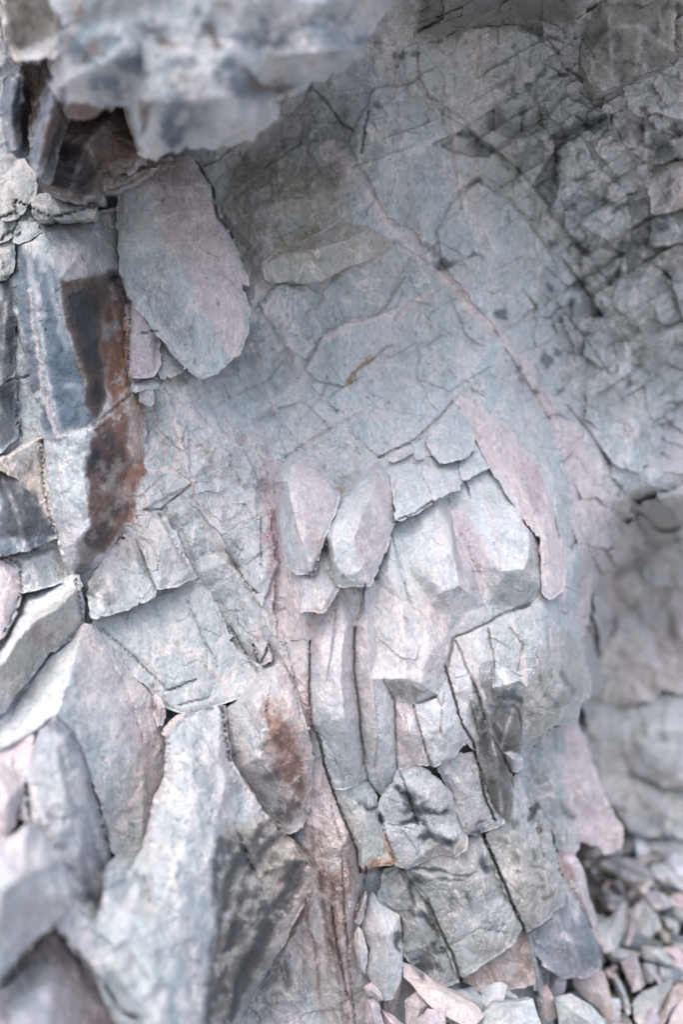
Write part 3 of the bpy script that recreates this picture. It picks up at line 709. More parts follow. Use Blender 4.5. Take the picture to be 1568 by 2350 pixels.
# hairlines through the centre columns and plates
for s in ('770,1400 765,1480 750,1560',  '1170,1440 1200,1480 1190,1540',
          '730,1680 760,1720 790,1790', '860,1600 870,1680 860,1760', '930,1640 940,1700', '1020,1590 1010,1680', '760,1850 780,1930', '1260,1440 1270,1540 1250,1600', '1230,1620 1290,1640', '250,1500 300,1600 330,1700',
          '230,1440 300,1500 380,1580', '430,1380 460,1450 500,1530', '650,1450 670,1530 690,1640', '900,1230 925,1330 950,1400', '600,1180 600,1300'):
    crack(s, 1.0, 4)
for s in ('716,1110 722,1200 715,1280', '870,1110 866,1200 850,1280', '760,1400 740,1500 745,1620', '950,1390 990,1480 1010,1560', '1000,1200 1020,1300 1030,1390', '1110,1110 1130,1200 1150,1300', '650,1300 680,1400 700,1520 700,1640', '820,1380 840,1480 850,1600 860,1720',
          '780,1430 790,1540 800,1660', '915,1600 930,1660 950,1740', '1070,1460 1090,1540 1110,1600', '1170,1420 1190,1470 1210,1560', '1110,950 1180,1080 1250,1240 1270,1330', '330,880 360,960 380,1040', '350,1180 390,1260 430,1310', '740,1760 770,1860 800,1950', '1000,1420 1050,1440', '1110,1300 1116,1360 1100,1420'):
    line('V', 3, s, .75, 5)

for s in ('957,1612 1004,1598 1020,1560 1042,1464 1102,1437 1160,1407 1216,1389', '904,1198 955,1176 992,1150', '838,1340 830,1400 814,1430', '912,1764 906,1610 880,1560', '1066,1106 1080,1140'):
    crack(s, 1.8, 7)

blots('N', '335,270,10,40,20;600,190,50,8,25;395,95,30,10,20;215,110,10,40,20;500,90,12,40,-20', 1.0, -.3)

# ================================================================ THE CLIFF FACE
BASE_PTS = P('-500,-700,60 200,-600,80 700,-500,30 1000,-700,300 1400,-700,360 2100,-700,300 -500,400,20 -400,1200,0 -400,2000,0 -300,2900,0 500,2900,0 900,2900,20 1500,2900,0 2100,2900,0 2100,500,0 2100,1300,0 2100,2100,0 '
             '900,-30,60 1100,-60,90 1300,-50,100 1500,-60,90 900,-200,90 1200,-220,100 1500,-220,100 1900,-200,100 1200,-420,230 1700,-420,230 1900,0,60 960,110,8 1180,70,10 1330,110,30 1215,62,4 700,230,-30 560,350,-45 500,470,-40 620,470,-18 740,420,-6 606,600,2 '  # points above the top edge: unseen roof added to shade the upper wall
             '905,535,16 800,380,6 755,300,-12 860,210,-8 835,330,4 1010,620,6 1090,715,14 1165,790,8 1230,900,0 1050,440,-2 1018,262,-6 1140,350,-22 1072,292,-12 1200,500,-6 1250,640,-14 1100,600,10 '
             '1300,420,-6 1400,560,-18 1500,700,-10 1400,800,-30 1300,760,-10 640,830,-22 630,960,-26 680,1030,-10 780,900,4 900,790,10 860,930,8 720,1000,2 870,1040,-4 790,1120,-24 720,1080,-10 '
             '1000,900,14 1100,860,10 960,700,4 560,760,-26 480,880,-16 400,920,-6 350,900,-2 330,1100,8 450,1110,16 560,1020,-6 590,1180,6 520,1290,14 440,1240,10 610,1130,-18 630,1400,-16 690,1500,-8 600,1400,8 '
             '560,1420,-2 600,1525,-10 380,1340,-6 220,1440,-20 370,1600,-22 480,1500,-14 690,1700,-20 730,1900,-8 800,2000,10 760,2150,-6 640,2180,-30 560,2300,-45 700,2320,-26 840,2050,-30 880,1700,-14 900,1420,-6 850,1500,-12 1040,1450,0 1150,1400,-10')
_dom = P('-600,-800 2200,-800 2200,3000 -600,3000')
BASE_CH = [P(q) for q in ('330,1165,6 380,1150,12 440,1112,18 425,1040,10 400,960,6 370,880,0', '440,1112,18 470,1180,14 520,1260,18 570,1340,12 600,1400,8', '440,1100,16 480,1040,8 520,1010,8 580,1030,4 620,1060,-4',
    '560,1205,10 620,1165,6 634,1240,0 628,1400,-6', '520,1262,16 545,1300,4 580,1350,8', '470,1180,14 520,1130,6 560,1205,10', '600,1400,8 640,1480,2 660,1560,0', '640,700,-6 665,790,-4 690,860,-6 640,960,-20', '755,330,-6 800,390,6 850,450,8 905,530,16 945,585,12 1010,625,10 1090,715,16 1150,770,12 1215,860,6 1250,930,2 1290,990,0',
    '905,530,16 870,640,2 818,741,8 750,777,2', '818,741,8 862,729,10 914,717,8 954,685,8 990,673,8', '870,1050,-2 910,1030,6 960,1005,10 1010,955,12 1045,905,10', '700,1020,4 780,975,8 850,945,10 930,930,8', '560,760,-22 600,830,-8 625,920,-14', '780,975,8 790,900,2 820,850,4', '930,930,8 1000,860,8 1090,800,12', '1000,860,8 960,780,2 954,685,8',
    '720,1600,-20 735,1800,-12 780,1950,4 800,2080,2 790,2200,-8 810,2349,-14', '760,2350,-24 740,2150,-22 720,2010,-26', '640,2200,-26 690,2120,-18 740,2150,-22', '560,2300,-40 640,2260,-22 700,2330,-24')]
_ck = {(round(p[0]), round(p[1])) for c in BASE_CH for p in c}
BV, BZ, BT = triangulate([(a, b, 0) for a, b, c in _dom], BASE_CH + [[p] for p in BASE_PTS + P('380,1040,-10 500,1100,0 560,1120,-4 470,1270,0 400,1220,0 350,1000,-12 470,930,-14 540,900,-20 560,980,-10 800,560,-2 700,700,-10 1000,760,2 1040,560,-2 940,820,0 700,900,-8 850,850,-2 740,990,-4') if (round(p[0]), round(p[1])) not in _ck])
FAR = P('1420,1120 1375,1150 1350,1200 1310,1330 1290,1450 1270,1560 1230,1650 1190,1720 1180,1900 1240,2300 1300,3100 2400,3100 2400,1060 1568,1080')
def wallblk(x, y):
    a, b = rot(x, y, -30, 150, 62); z = cellplane(a, b, 901, 1.6, .7)
    a, b = rot(x, y, 58, 110, 60); z = z + .7 * cellplane(a, b, 902, 1.5, .7)
    # parallel beds cut by cross joints on the upper right
    a, b = rot(x, y, -31, 1, 1); b = b / 40; row = np.floor(b); a = a / 120 + _h(row, row * 0, 905) * 3; cc = np.floor(a + .18 * (b - row))
    bed = (_h(row, cc, 906) - .5) * 1.3 + (_h(row, cc, 907) - .5) * (b - row - .5) * 2.2 + (_h(row, cc, 908) - .5) * (a - cc - .5) * 1.6
    m = sstep(820, 1080, x - .45 * y + 120 * fbm(x / 150, y / 150, 909, 2))
    return z * .45 * (1 - m) + (1.9 * bed + .25 * z) * m
def cliff_depth(x, y):
    qx = x + 8 * fbm(x / 24, y / 24, 1, 3); qy = y + 8 * fbm(x / 24, y / 24, 2, 3)
    z = facet_z(qx, qy, BV, BZ, BT)
    d = segdist(x, y, FAR, True); d = np.where(inside(x, y, FAR), d, -d)
    push = 480 * sstep(-10, 170, d) * sstep(1040, 1420, y + .25 * (x - 1400))
    lump = 46 * cellplane(*rot(qx, qy, 55, 190, 120), 777, 1.8, .7) + 26 * cellplane(*rot(qx, qy, 40, 70, 50), 778, 1.5)
    ur = sstep(1180, 1300, x) * sstep(-100, 300, y) * .25
    z = z - push + lump * np.maximum(sstep(0, 80, d) * 1.3, ur)
    a, b = rot(x + 30 * fbm(x / 60, y / 60, 6, 3), y + 30 * fbm(x / 60, y / 60, 7, 3), -28, 150, 42)
    z = z + (1.5 * cellplane(a, b, 55, 1.0, .6) + 3 * trinoise(a * 1.3, b * 1.6, 56)) * sstep(1050, 1200, x - (y - 400) * .4) * (y < 1000)
    # thin bedding plates on the central wall: each stands a little proud of the next
    for pts, h in PLATES:
        dd = segdist(qx, qy, pts, True); dd = np.where(inside(qx, qy, pts), dd, -dd)
        z = z + h * sstep(-2, 3, dd)
    z = z + 3.6 * wallblk(x + 5 * fbm(x / 60, y / 60, 14, 3), y + 5 * fbm(x / 60, y / 60, 15, 3)) + rough_z(x, y, 1.0 + 1.2 * sstep(0, 80, d) + .5 * sstep(760, 560, x) * sstep(900, 1100, y), 0) + carve(x, y, 'cliff_face')
    # keep under the scree
    return near(x, y) - z / 1000
PLATES = [(P(s), h) for s, h in (
    ('930,637 950,655 956,677 930,700 905,735 902,790 870,809 820,850 790,885 740,880 700,850 746,765 800,730 860,722 885,700', 6),
    ('700,655 736,673 722,713 746,765 700,830 640,780 600,700 640,650', 4),
    ('885,700 940,590 1000,640 990,700 950,690 905,735', 3.5),
    ('1018,262 1072,292 1010,340 990,330 960,540 890,500 800,330 860,200 950,190', 4),
    ('1057,440 1100,415 1160,450 1250,560 1240,700 1150,770 1060,660 1010,600 1000,530', 5),
    ('640,940 700,920 760,980 700,1030 660,1060 640,1000', -5),
    ('1141,345 1300,222 1385,260 1270,330 1170,390', 5), ('1281,336 1393,270 1421,304 1457,360 1493,396 1493,496 1357,584 1293,524 1261,484 1273,420', 8),
    ('1240,400 1275,345 1285,430 1265,480 1225,420', -14), ('1293,524 1493,420 1493,500 1357,584', 5), ('1072,292 1140,345 1120,365 1040,350 1010,335', -12),
    ('1213,64 1289,136 1253,112 1221,92', 4), ('380,960 430,980 440,1110 330,1170 330,1000', 4), ('440,1110 560,1030 620,1165 510,1230 460,1180', 5), ('510,1230 620,1165 640,1300 600,1400 560,1330', 6),
    ('850,930 940,950 1010,960 960,1010 870,1050 800,990', 4), ('960,800 1040,760 1130,840 1030,900 960,870', 4))]
cliff = sheet('cliff_face', 'pale blue grey and pink fractured cliff face with hairline joints and veins', -420, 2000, -520, 2950, 5.2, cliff_depth, 'B', fine=((-10, 1580, 3.6), (-10, 2360, 3.6)), chains=BASE_CH)

# scree slope and the ground beyond
def scree_depth(x, y):
    z = 22 * cellplane(x / 46, y / 46, 61, 1.6) + 9 * cellplane(x / 19, y / 19, 62, 1.6) + 16 * fbm(x / 60, y / 60, 63, 4)
    return scree(x, y) - z / 1000 + .02
sc_ = sheet('scree_slope', 'loose grey scree slope at the foot of the cliff', 900, 2100, 1800, 2950, 6.5, scree_depth, 'E')
def ground():
    n = 60; xs = np.sign(np.linspace(-1, 1, n)) * np.abs(np.linspace(-1, 1, n)) ** 3 * 120
    X, Y = np.meshgrid(xs, xs - 0.0); X = X.ravel(); Y = Y.ravel()
    Z = -1.05 + .1 * fbm(X * .6, Y * .6, 5, 4)
    i = (np.arange(n - 1)[:, None] * n + np.arange(n - 1)[None]).ravel()
    F = np.stack([i, i + 1, i + n + 1, i + n], 1)
    o = mesh_from('ground', np.stack([X, Y, Z], 1), F, np.tile(np.array([[.30, .30, .29]]), (len(X), 1)), MAT, True)
    o['kind'] = 'structure'; o['label'] = 'pale stony ground below the cliff'
ground()

# ================================================================ BLOCKS OF THE CLIFF
def nearer(off):
    return lambda x, y: near(x, y) - off
# ---- blurred overhang, close to the viewer
def over(x, y): return .735 + .00006 * np.abs(x - 400) + .00018 * (y - 150)
rock('overhanging_boulder', 'large pale blue grey boulder jutting over the upper left of the cliff', 'boulder',
     '60,-120,20 980,-160,20 925,-20,0 872,44,-6 838,108,8 802,146,6 750,180,4 710,196,0 678,216,0 650,204,2 634,264,-6 602,296,8 550,322,12 494,342,14 428,334,6 348,366,0 320,352,0 288,248,20 240,250,16 196,272,14 160,264,12 124,205,16 125,150,10 150,60,40',
     ['128,200,16 230,150,57 330,120,41.8 430,120,64.6 560,70,57 700,40,45.6 872,44,-6', '330,120,41.8 350,240,49.4 320,352,0', '430,120,64.6 440,230,83.6 400,300,38 348,366,0', '440,230,83.6 540,220,76 634,264,-6', '540,220,76 560,280,57 494,342,14',
      '560,70,57 620,130,49.4 640,195,-4 650,204,2', '620,130,49.4 740,120,68.4 838,108,8', '740,120,68.4 710,196,0', '330,120,41.8 300,30,30 250,-120,40', '560,70,57 520,-60,50 500,-140,50', '230,150,57 240,250,16'],
     thick=300, s=8, rough=1.0, depth=over, jit=5, bev=2, pale=.25, spread=.5, ray=1.15)
rock('ledge_block', 'small tan block with a bright ledge at the far upper left, beside the foreground boulder', 'rock',
     '12,-100,0 150,-110,-10 160,55,-16 125,125,16 90,132,20 40,138,14 18,100,-6', ['18,100,-6 45,106,-14 160,52,-20', '40,138,14 125,125,16'], thick=200, s=8, rough=1.6, base='T', depth=over, jit=4, spread=.5, ray=1.1)
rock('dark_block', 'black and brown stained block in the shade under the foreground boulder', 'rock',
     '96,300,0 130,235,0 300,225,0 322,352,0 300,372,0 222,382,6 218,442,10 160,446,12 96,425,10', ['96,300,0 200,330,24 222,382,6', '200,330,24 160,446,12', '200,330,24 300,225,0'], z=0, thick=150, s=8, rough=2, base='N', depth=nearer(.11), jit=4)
rock('splinter', 'long blue grey splinter hanging left of the black stained block', 'rock', '124,200,0 140,240,0 125,300,0 108,350,0 95,405,0 80,400,0 72,360,0 90,290,0 108,230,0', ['124,200,0 104,300,12 82,400,0'], thick=60, s=7, base='U', depth=nearer(.2), jit=3)
rock('splinter', 'thin blue splinter at the left edge under the bright ledge', 'rock', '20,160,0 46,175,0 45,260,0 40,330,0 25,345,0 8,300,0 4,240,0', ['30,165,0 24,260,10 30,340,0'], thick=60, s=7, base='U', depth=nearer(.17), jit=3)
rock('ledge_block', 'small pale block wedged under the black stained block, above the pink slab', 'rock', '222,386,6 300,366,2 362,372,-4 345,395,10 300,418,20 260,434,22 222,432,20', ['222,386,6 290,380,0 362,372,-4', '222,405,22 345,392,16'], thick=60, s=6, base='T', z=10, depth=nearer(.03))
rock('ledge_block', 'pale chipped block below the black stained block at the left', 'rock', '70,452,6 110,446,0 160,462,4 215,470,4 215,498,16 150,500,18 82,498,18', ['75,475,22 215,480,20'], thick=60, s=6, base='G', depth=nearer(.03))
rock('cracked_block', 'grey chipped block at the left edge beside the black stained block', 'rock', '20,400,0 48,366,0 84,410,6 78,450,10 50,488,14 8,505,10 4,450,8', ['48,366,0 30,430,16 8,505,10'], thick=60, s=6, base='G')
rock('cracked_block', 'small cream block at the left edge under two dark cracks', 'rock', '0,515,4 22,512,4 26,540,8 0,556,8 -40,560,8 -40,510,4', thick=50, s=6, base='G')
rock('cracked_block', 'little grey pentagon block between two cracks near the left edge', 'rock', '28,505,4 50,496,4 48,520,10 38,536,10 24,528,8', ['28,505,4 38,518,14 38,536,10'], thick=50, s=5, base='G')
rock('cracked_block', 'light triangular block just above the long blue streaked column', 'rock', '50,500,4 66,500,2 96,532,10 66,550,14 36,556,12 34,545,8', ['60,502,2 66,530,16 36,556,12'], thick=50, s=5, base='B')
rock('cracked_block', 'cream and grey block with a dark spot, at the left edge above the black block', 'rock', '-50,556,6 28,552,4 32,580,8 28,622,12 12,640,12 -50,645,12', ['28,552,4 10,600,16 12,640,12'], thick=60, s=6, base='G')

# ---- the long slab
rock('rock_slab', 'long tapering slab on the wall, pink along its right side and blue on its left', 'rock slab',
     '276,434,14 308,392,10 380,370,8 434,363,6 478,425,22 500,488,26 532,548,30 573,657,38 547,641,36 567,700,38 568,762,38 548,808,38 514,838,36 460,869,34 416,833,26 384,789,20 340,738,16 290,668,14 278,620,14 270,500,14',
     ['308,392,10 340,430,22 368,540,36 432,653,48 472,725,52 500,790,50 514,838,36', '276,434,14 340,430,22', '300,560,22 340,640,28 384,700,30 440,790,36 460,868,34', '300,560,22 276,434,14', '340,640,28 432,653,48'], z=20, thick=60, bev=2, pale=.35)
rock('cracked_block', 'lilac grey block with a squared foot between the rust stain and the long slab', 'rock', '286,700,4 306,700,8 330,735,14 352,756,14 364,775,10 360,800,12 368,835,16 352,862,18 296,864,20 292,800,14 288,740,8', ['306,700,8 312,765,20 296,864,20', '300,775,10 352,765,12', '340,765,20 352,862,18'], thick=50, base='L', s=5)
rock('cracked_block', 'grey ragged block tucked under the lower left edge of the long slab', 'rock', '366,780,2 384,796,4 410,838,8 420,846,8 400,858,14 372,868,14 364,835,8', ['366,780,2 385,840,14 400,858,14'], thick=40, base='G', s=5)
rock('cracked_block', 'tiny ledge of two broken steps at the upper right of the rust stain', 'rock', '308,880,4 350,864,4 362,872,6 358,888,12 330,892,16 305,898,12', ['310,886,14 360,878,14'], thick=30, base='W', s=4, jit=1.5)
rock('cracked_block', 'small grey nub below the two broken steps beside the rust stain', 'rock', '322,896,6 350,892,6 352,908,12 348,928,14 324,922,14', thick=30, base='G', s=4, jit=1.5)

# ---- rust column
rock('stained_column', 'tall blue streaked column at the left with a dark brown and rust orange right face', 'rock column',
     '40,560,0 90,530,0 150,512,0 230,488,-4 268,482,-8 276,560,-6 282,622,-6 292,690,-4 292,780,-4 296,862,-4 304,884,-4 328,925,-4 334,1005,-4 330,1057,-4 322,1105,-2 326,1165,-2 306,1205,0 270,1245,0 240,1282,0 180,1329,0 172,1290,20 165,1330,10 140,1260,16 110,1130,10 95,1010,6 62,860,0 30,740,-6 28,640,-6',
     ['40,560,0 100,560,36 136,641,62 148,737,64 176,813,60 200,869,56 196,925,58 216,973,48 192,1005,56 196,1065,54 200,1161,50 206,1200,40 172,1245,36 172,1290,20', '136,641,62 230,630,20 282,622,-6', '136,641,62 200,560,30 230,488,-4', '216,973,48 304,884,-4', '100,560,36 85,700,40 110,860,44 124,1005,40', '124,1005,50 216,978,54', '124,1014,32 160,1000,48', '62,860,0 110,860,44', '124,1014,32 150,1140,40 172,1245,36', '256,650,-2 262,760,2 240,880,10'],
     z=0, thick=90, s=5.5, rough=1.2, bev=3)
rock('streaked_block', 'nearly black block with fine white streaks at the left edge', 'rock', '-80,650,0 14,640,0 30,650,4 34,760,10 30,862,16 0,882,16 -80,890,10', ['14,640,0 10,760,20 0,882,16'], thick=80, s=6.5, base='S')
rock('streaked_block', 'dark blue grey block under the thin cream ledge at the left edge', 'rock', '-80,892,18 0,886,20 38,872,20 40,900,0 42,960,4 40,1000,8 0,1036,14 -80,1050,10', ['-80,905,-4 0,898,-4 38,884,-4'], thick=80, s=6.5, base='S')
rock('wedge_block', 'tan faced block under the bright slanting ledge at the left edge', 'rock', '-80,1075,-4 0,1037,-6 40,1020,-6 92,1000,-6 98,1060,8 108,1130,12 130,1226,16 60,1110,10 0,1075,22 -80,1110,22', ['-80,1092,22 0,1056,24 92,1006,18'], thick=70, s=6, base='T')
rock('wedge_block', 'black mottled wedge block below the tan faced block at the left edge', 'rock', '-80,1112,4 0,1082,4 58,1114,8 130,1230,14 60,1262,22 8,1270,22 -80,1260,16', ['0,1082,4 40,1180,26 60,1262,22'], thick=70, s=6, base='S')
rock('wedge_block', 'blue grey block with a flat square face left of the foot of the rust stain', 'rock', '8,1276,-2 60,1258,-6 128,1234,-8 150,1290,-2 168,1326,4 110,1345,6 48,1357,8 44,1320,4', ['8,1276,-2 70,1285,8 150,1262,4', '70,1285,8 48,1357,8'], thick=60, s=5.5, base='G')
rock('wedge_block', 'pink grey block at the left edge beside the flat square faced block', 'rock', '-80,1290,4 4,1290,4 30,1310,8 46,1360,10 30,1410,14 6,1462,18 -80,1500,16', ['4,1290,4 10,1380,20 6,1462,18'], thick=60, s=6, base='P')
rock('white_wedge', 'bright white topped wedge with an olive grey underside pointing at the rust stain', 'rock', 
     '174,1322,10 184,1345,16 192,1428,6 160,1466,4 112,1496,4 76,1540,4 44,1580,4 0,1634,4 -80,1700,4 -80,1560,-30 0,1470,-34 36,1405,-26 54,1358,-22 120,1340,-10',
     ['184,1345,26 128,1399,42 84,1419,46 48,1459,48 0,1523,46 -80,1590,44', '128,1399,42 152,1461,14', '48,1459,48 76,1540,8'], z=0, thick=80, s=5.5, rough=.8, depth=nearer(-.0))
rock('white_wedge', 'big wedge with a bright white left face and a pink and blue right face', 'rock',
     '194,1432,16 210,1436,10 242,1474,6 296,1541,2 350,1586,0 356,1625,0 374,1668,2 384,1692,4 378,1780,8 356,1823,12 328,1947,20 290,1990,22 248,1935,20 205,1850,20 130,1700,30 60,1760,0 -80,1860,-20 -80,1740,-34 0,1645,-34 44,1588,-28 112,1502,-14 160,1472,-2',
     ['194,1432,16 172,1497,38 160,1545,48 132,1633,58 130,1700,30', '132,1633,58 76,1675,56 0,1716,54 -80,1780,50', '132,1633,58 205,1790,40 248,1935,20', '172,1497,38 260,1640,36 330,1780,26 328,1947,20', '260,1640,36 350,1586,0'], z=10, thick=90, s=5.5, rough=.8)
rock('buttress_rock', 'pink faced rock at the left edge below the big white wedge', 'rock', '-80,1740,10 0,1726,20 74,1684,30 66,1740,34 50,1800,36 34,1880,32 10,1935,30 -80,1960,20', ['0,1726,20 20,1830,46 10,1935,30'], thick=100, s=8, base='P', depth=nearer(.03), rough=1.4)
rock('buttress_rock', 'blue grey tapering rock at the lower left with a dark fold down its right side', 'rock',
     '90,1690,20 122,1645,30 160,1684,40 182,1740,30 205,1800,20 228,1870,10 244,1930,6 244,1985,10 236,2060,20 222,2120,26 160,2060,40 132,1960,46 70,1885,30 40,1870,20 52,1790,26 74,1720,24',
     ['122,1645,30 128,1720,52 150,1830,62 190,1940,50 236,2060,20', '128,1720,52 70,1885,30', '182,1740,30 200,1850,40 244,1985,10'], thick=100, s=7.5, base='S', depth=nearer(.04), rough=1.6)
rock('buttress_rock', 'rounded blue grey rock filling the left edge above a dark hollow', 'rock',
     '-80,1960,0 6,1942,6 60,1892,16 130,1965,20 158,2060,24 150,2090,24 118,2122,20 60,2168,16 0,2235,10 -80,2300,0', ['60,1892,16 50,2010,52 60,2168,16', '50,2010,52 158,2060,24', '50,2010,52 -80,2120,40'], thick=110, s=8, base='B', depth=nearer(.09), rough=1.8)
rock('buttress_rock', 'bottom left corner rock with a bright strip and a pink grey face', 'rock',
     '-80,2330,-30 0,2290,-30 50,2240,-24 108,2150,-20 128,2126,-10 208,2226,0 248,2270,0 280,2322,0 340,2345,0 380,2500,0 -80,2500,0', ['108,2150,-20 114,2250,24 110,2500,30', '50,2240,-24 26,2340,10 20,2500,10', '128,2126,-10 114,2250,24'], thick=120, s=8, base='P', depth=nearer(.05), rough=1.4)
rock('buttress', 'near white blue buttress at the bottom left with a brown and black streaked right side', 'rock buttress',
     '386,1692,0 428,1643,-16 470,1630,-20 512,1620,-22 520,1680,-14 526,1742,-6 560,1800,-10 600,1860,-12 650,1915,-20 690,1960,-24 722,2003,-30 700,2060,-34 646,2167,-40 592,2258,-44 540,2340,-46 480,2500,-40 330,2500,60 270,2340,40 208,2222,34 128,2120,30 160,2072,34 222,2122,36 238,2062,34 246,1990,30 296,1992,24 330,1948,16 360,1823,8 380,1782,4',
     ['526,1742,-6 518,1790,20 500,1870,44 478,1990,62 500,2100,66 488,2200,74 468,2323,84 455,2500,90', '386,1692,0 440,1760,24 440,1880,44 400,2000,62 420,2150,84 468,2323,84', '512,1620,-22 500,1730,10 472,1830,36 400,2000,62', '400,2000,62 350,2120,70 250,2200,50 208,2222,34', '500,1870,44 560,1900,16 600,2010,0 646,2167,-40', '500,2100,66 560,2080,20 600,2010,0', '350,2120,70 360,2349,84 330,2500,60', '324,2000,40 350,1996,44 356,2090,60', '326,1998,30 338,2060,34 354,2108,62'], z=20, thick=140, s=7, rough=1.5, depth=nearer(.07), bev=5)
rock('rust_block', 'upright block with a white left face and a rust pitted right face, above the buttress', 'rock',
     '512,1632,-4 560,1580,-10 602,1528,-14 636,1520,-8 656,1545,-10 682,1604,-14 708,1682,-16 716,1790,-16 706,1850,-18 694,1900,-18 650,1912,-14 600,1860,-6 560,1800,0 530,1750,0 522,1690,0',
     ['636,1520,-8 628,1550,14 614,1601,28 602,1660,36 596,1737,38 566,1752,22 538,1758,4 530,1750,0', '596,1737,38 640,1800,18 650,1912,-14', '602,1528,-14 580,1600,20 540,1690,10 538,1758,4', '628,1550,14 660,1650,10 716,1790,-16'], z=0, thick=80, s=4.8, rough=1.2, depth=nearer(.02))
rock('wedged_stone', 'small pinkish stone wedged in the joint below the veined blue plate', 'stone', '374,1680,8 388,1662,12 402,1646,10 430,1636,10 422,1656,14 410,1680,18 384,1692,16', ['374,1680,8 400,1662,22 430,1636,10', '400,1662,22 384,1692,16'], z=10, thick=16, s=3.5, base='V', rough=.5, depth=nearer(.012), jit=1.2)
rock('wedged_stone', 'thin upright pinkish chip just above the wedged stone', 'stone', '356,1592,2 366,1600,6 374,1625,10 376,1645,8 366,1665,8 357,1640,4', ['356,1592,2 366,1630,12 366,1665,8'], thick=14, s=3.5, base='P', rough=.4, depth=nearer(.008), jit=1)

# ---- left middle blocks
rock('joint_block', 'grey ribbed block with dark patches below the foot of the rust stain', 'rock', '206,1336,4 240,1288,0 262,1262,-2 302,1212,-4 312,1232,6 358,1352,14 352,1366,16 328,1378,18 318,1374,12 296,1398,16 268,1404,16 240,1410,14 214,1416,12 206,1382,8',
     ['240,1288,0 256,1340,22 296,1398,16', '262,1262,-2 290,1330,8 318,1374,12', '290,1230,14 320,1300,26 328,1378,18', '206,1336,4 226,1370,14 240,1410,14'], thick=45)
rock('joint_block', 'pale block with a squared lower edge at the top of the veined blue plate', 'rock', '308,1208,2 322,1175,4 340,1162,6 372,1178,10 400,1225,14 418,1268,16 436,1300,14 450,1320,10 400,1344,18 364,1351,18 340,1290,12 316,1228,8',
     ['340,1162,6 360,1240,26 372,1310,26 400,1344,18', '316,1228,8 345,1250,8 364,1351,18', '360,1240,26 418,1268,16'], thick=45)
rock('veined_plate', 'broad blue grey plate with white veins below two squared blocks, left of centre', 'rock slab',
     '214,1424,2 268,1408,0 320,1386,-4 360,1362,-4 400,1352,0 452,1334,4 480,1360,10 500,1400,12 520,1450,14 540,1494,16 570,1512,14 600,1528,8 588,1560,12 578,1588,14 540,1602,16 494,1616,16 432,1640,14 384,1620,6 345,1580,2 296,1536,0 244,1470,0',
     ['268,1408,0 330,1500,8 384,1620,6', '360,1362,-4 420,1460,12 480,1560,16 494,1616,16', '452,1334,4 500,1480,20 540,1602,16', '376,1584,10 450,1562,18 550,1540,18'], z=6, thick=40, rough=.8)
rock('joint_block', 'small lilac wedge block in the crack right of the veined blue plate', 'rock', '570,1450,4 592,1478,8 608,1470,8 622,1512,12 604,1524,12 590,1500,10', ['570,1450,4 600,1495,16 604,1524,12'], thick=25, s=4, base='L', depth=nearer(.002), jit=1.2)

# ---- centre prow
rock('prow_block', 'pointed pink and grey prow block left of its twin at the centre', 'rock',
     '690,1031,4 714,1052,8 732,1072,10 752,1100,12 768,1116,12 776,1138,12 766,1180,12 744,1232,12 734,1262,14 720,1316,20 700,1314,16 682,1318,12 664,1304,6 654,1270,2 642,1242,0 634,1170,-2 630,1110,4 646,1068,2',
     ['690,1031,4 672,1070,30 660,1106,42 672,1161,44 694,1241,42 714,1310,34', '630,1108,12 660,1106,42', '660,1106,42 690,1110,38 744,1232,12', '634,1115,2 650,1180,16 694,1241,42'], z=6, thick=50, s=3.4, rough=.5, pale=.6, jit=1.6)
rock('prow_block', 'pointed pink and grey prow block right of its twin, with a bright hatched upper face', 'rock',
     '866,1058,2 880,1072,6 894,1090,6 904,1120,4 906,1160,4 903,1200,4 887,1248,6 870,1296,8 861,1320,8 849,1342,18 812,1342,20 792,1344,14 778,1341,8 762,1318,4 756,1280,2 748,1228,2 764,1182,0 778,1146,-2 800,1122,-2 832,1090,-2',
     ['866,1058,2 864,1090,26 856,1125,38 832,1181,44 810,1238,48 830,1300,34 849,1342,18', '778,1146,-2 770,1200,20 760,1236,30 810,1238,48', '760,1236,30 768,1290,26 784,1312,24 792,1344,14', '784,1312,24 812,1320,28 812,1342,20', '856,1125,38 880,1180,22 887,1248,6'], z=6, thick=50, s=3.4, rough=.5, pale=.6, jit=1.6)
rock('prow_block', 'grey broken stub hanging between and below the two pointed prow blocks', 'rock',
     '676,1300,10 700,1302,14 722,1306,14 732,1284,10 740,1250,8 746,1230,4 754,1280,10 760,1318,12 776,1344,14 766,1362,16 756,1386,20 742,1403,22 716,1400,20 688,1401,18 682,1362,12',
     ['732,1284,10 738,1330,30 742,1403,22', '676,1306,12 700,1330,26 738,1330,30', '738,1330,30 760,1318,12', '700,1330,26 688,1401,18'], z=12, thick=40, s=3.8, rough=.8, depth=nearer(-.008))
rock('plate_block', 'pale five sided plate with a pink top edge at the upper right of the prow', 'rock slab',
     '966,992,8 976,970,4 1010,936,0 1042,916,0 1056,935,2 1064,950,4 1076,975,8 1087,1002,12 1082,1025,16 1070,1046,20 1058,1050,18 1040,1054,22 1012,1060,20 994,1038,14 980,1012,10',
     ['966,992,8 990,978,16 1030,966,20 1064,952,12', '990,978,16 1030,1020,26 1040,1054,22'], z=10, thick=30, s=3.8, rough=.6)
rock('plate_block', 'bright white plate split by a crack, right under the five sided plate', 'rock slab',
     '957,1058,6 975,1050,4 990,1048,4 1010,1068,6 1040,1062,6 1058,1054,6 1060,1078,10 1062,1104,16 1046,1122,20 1030,1126,20 1012,1138,18 993,1150,18 984,1124,14 970,1098,10',
     ['990,1048,4 1004,1080,16 1030,1126,20', '957,1058,6 985,1090,16 993,1150,18'], z=10, thick=30, s=3.8, rough=.6)
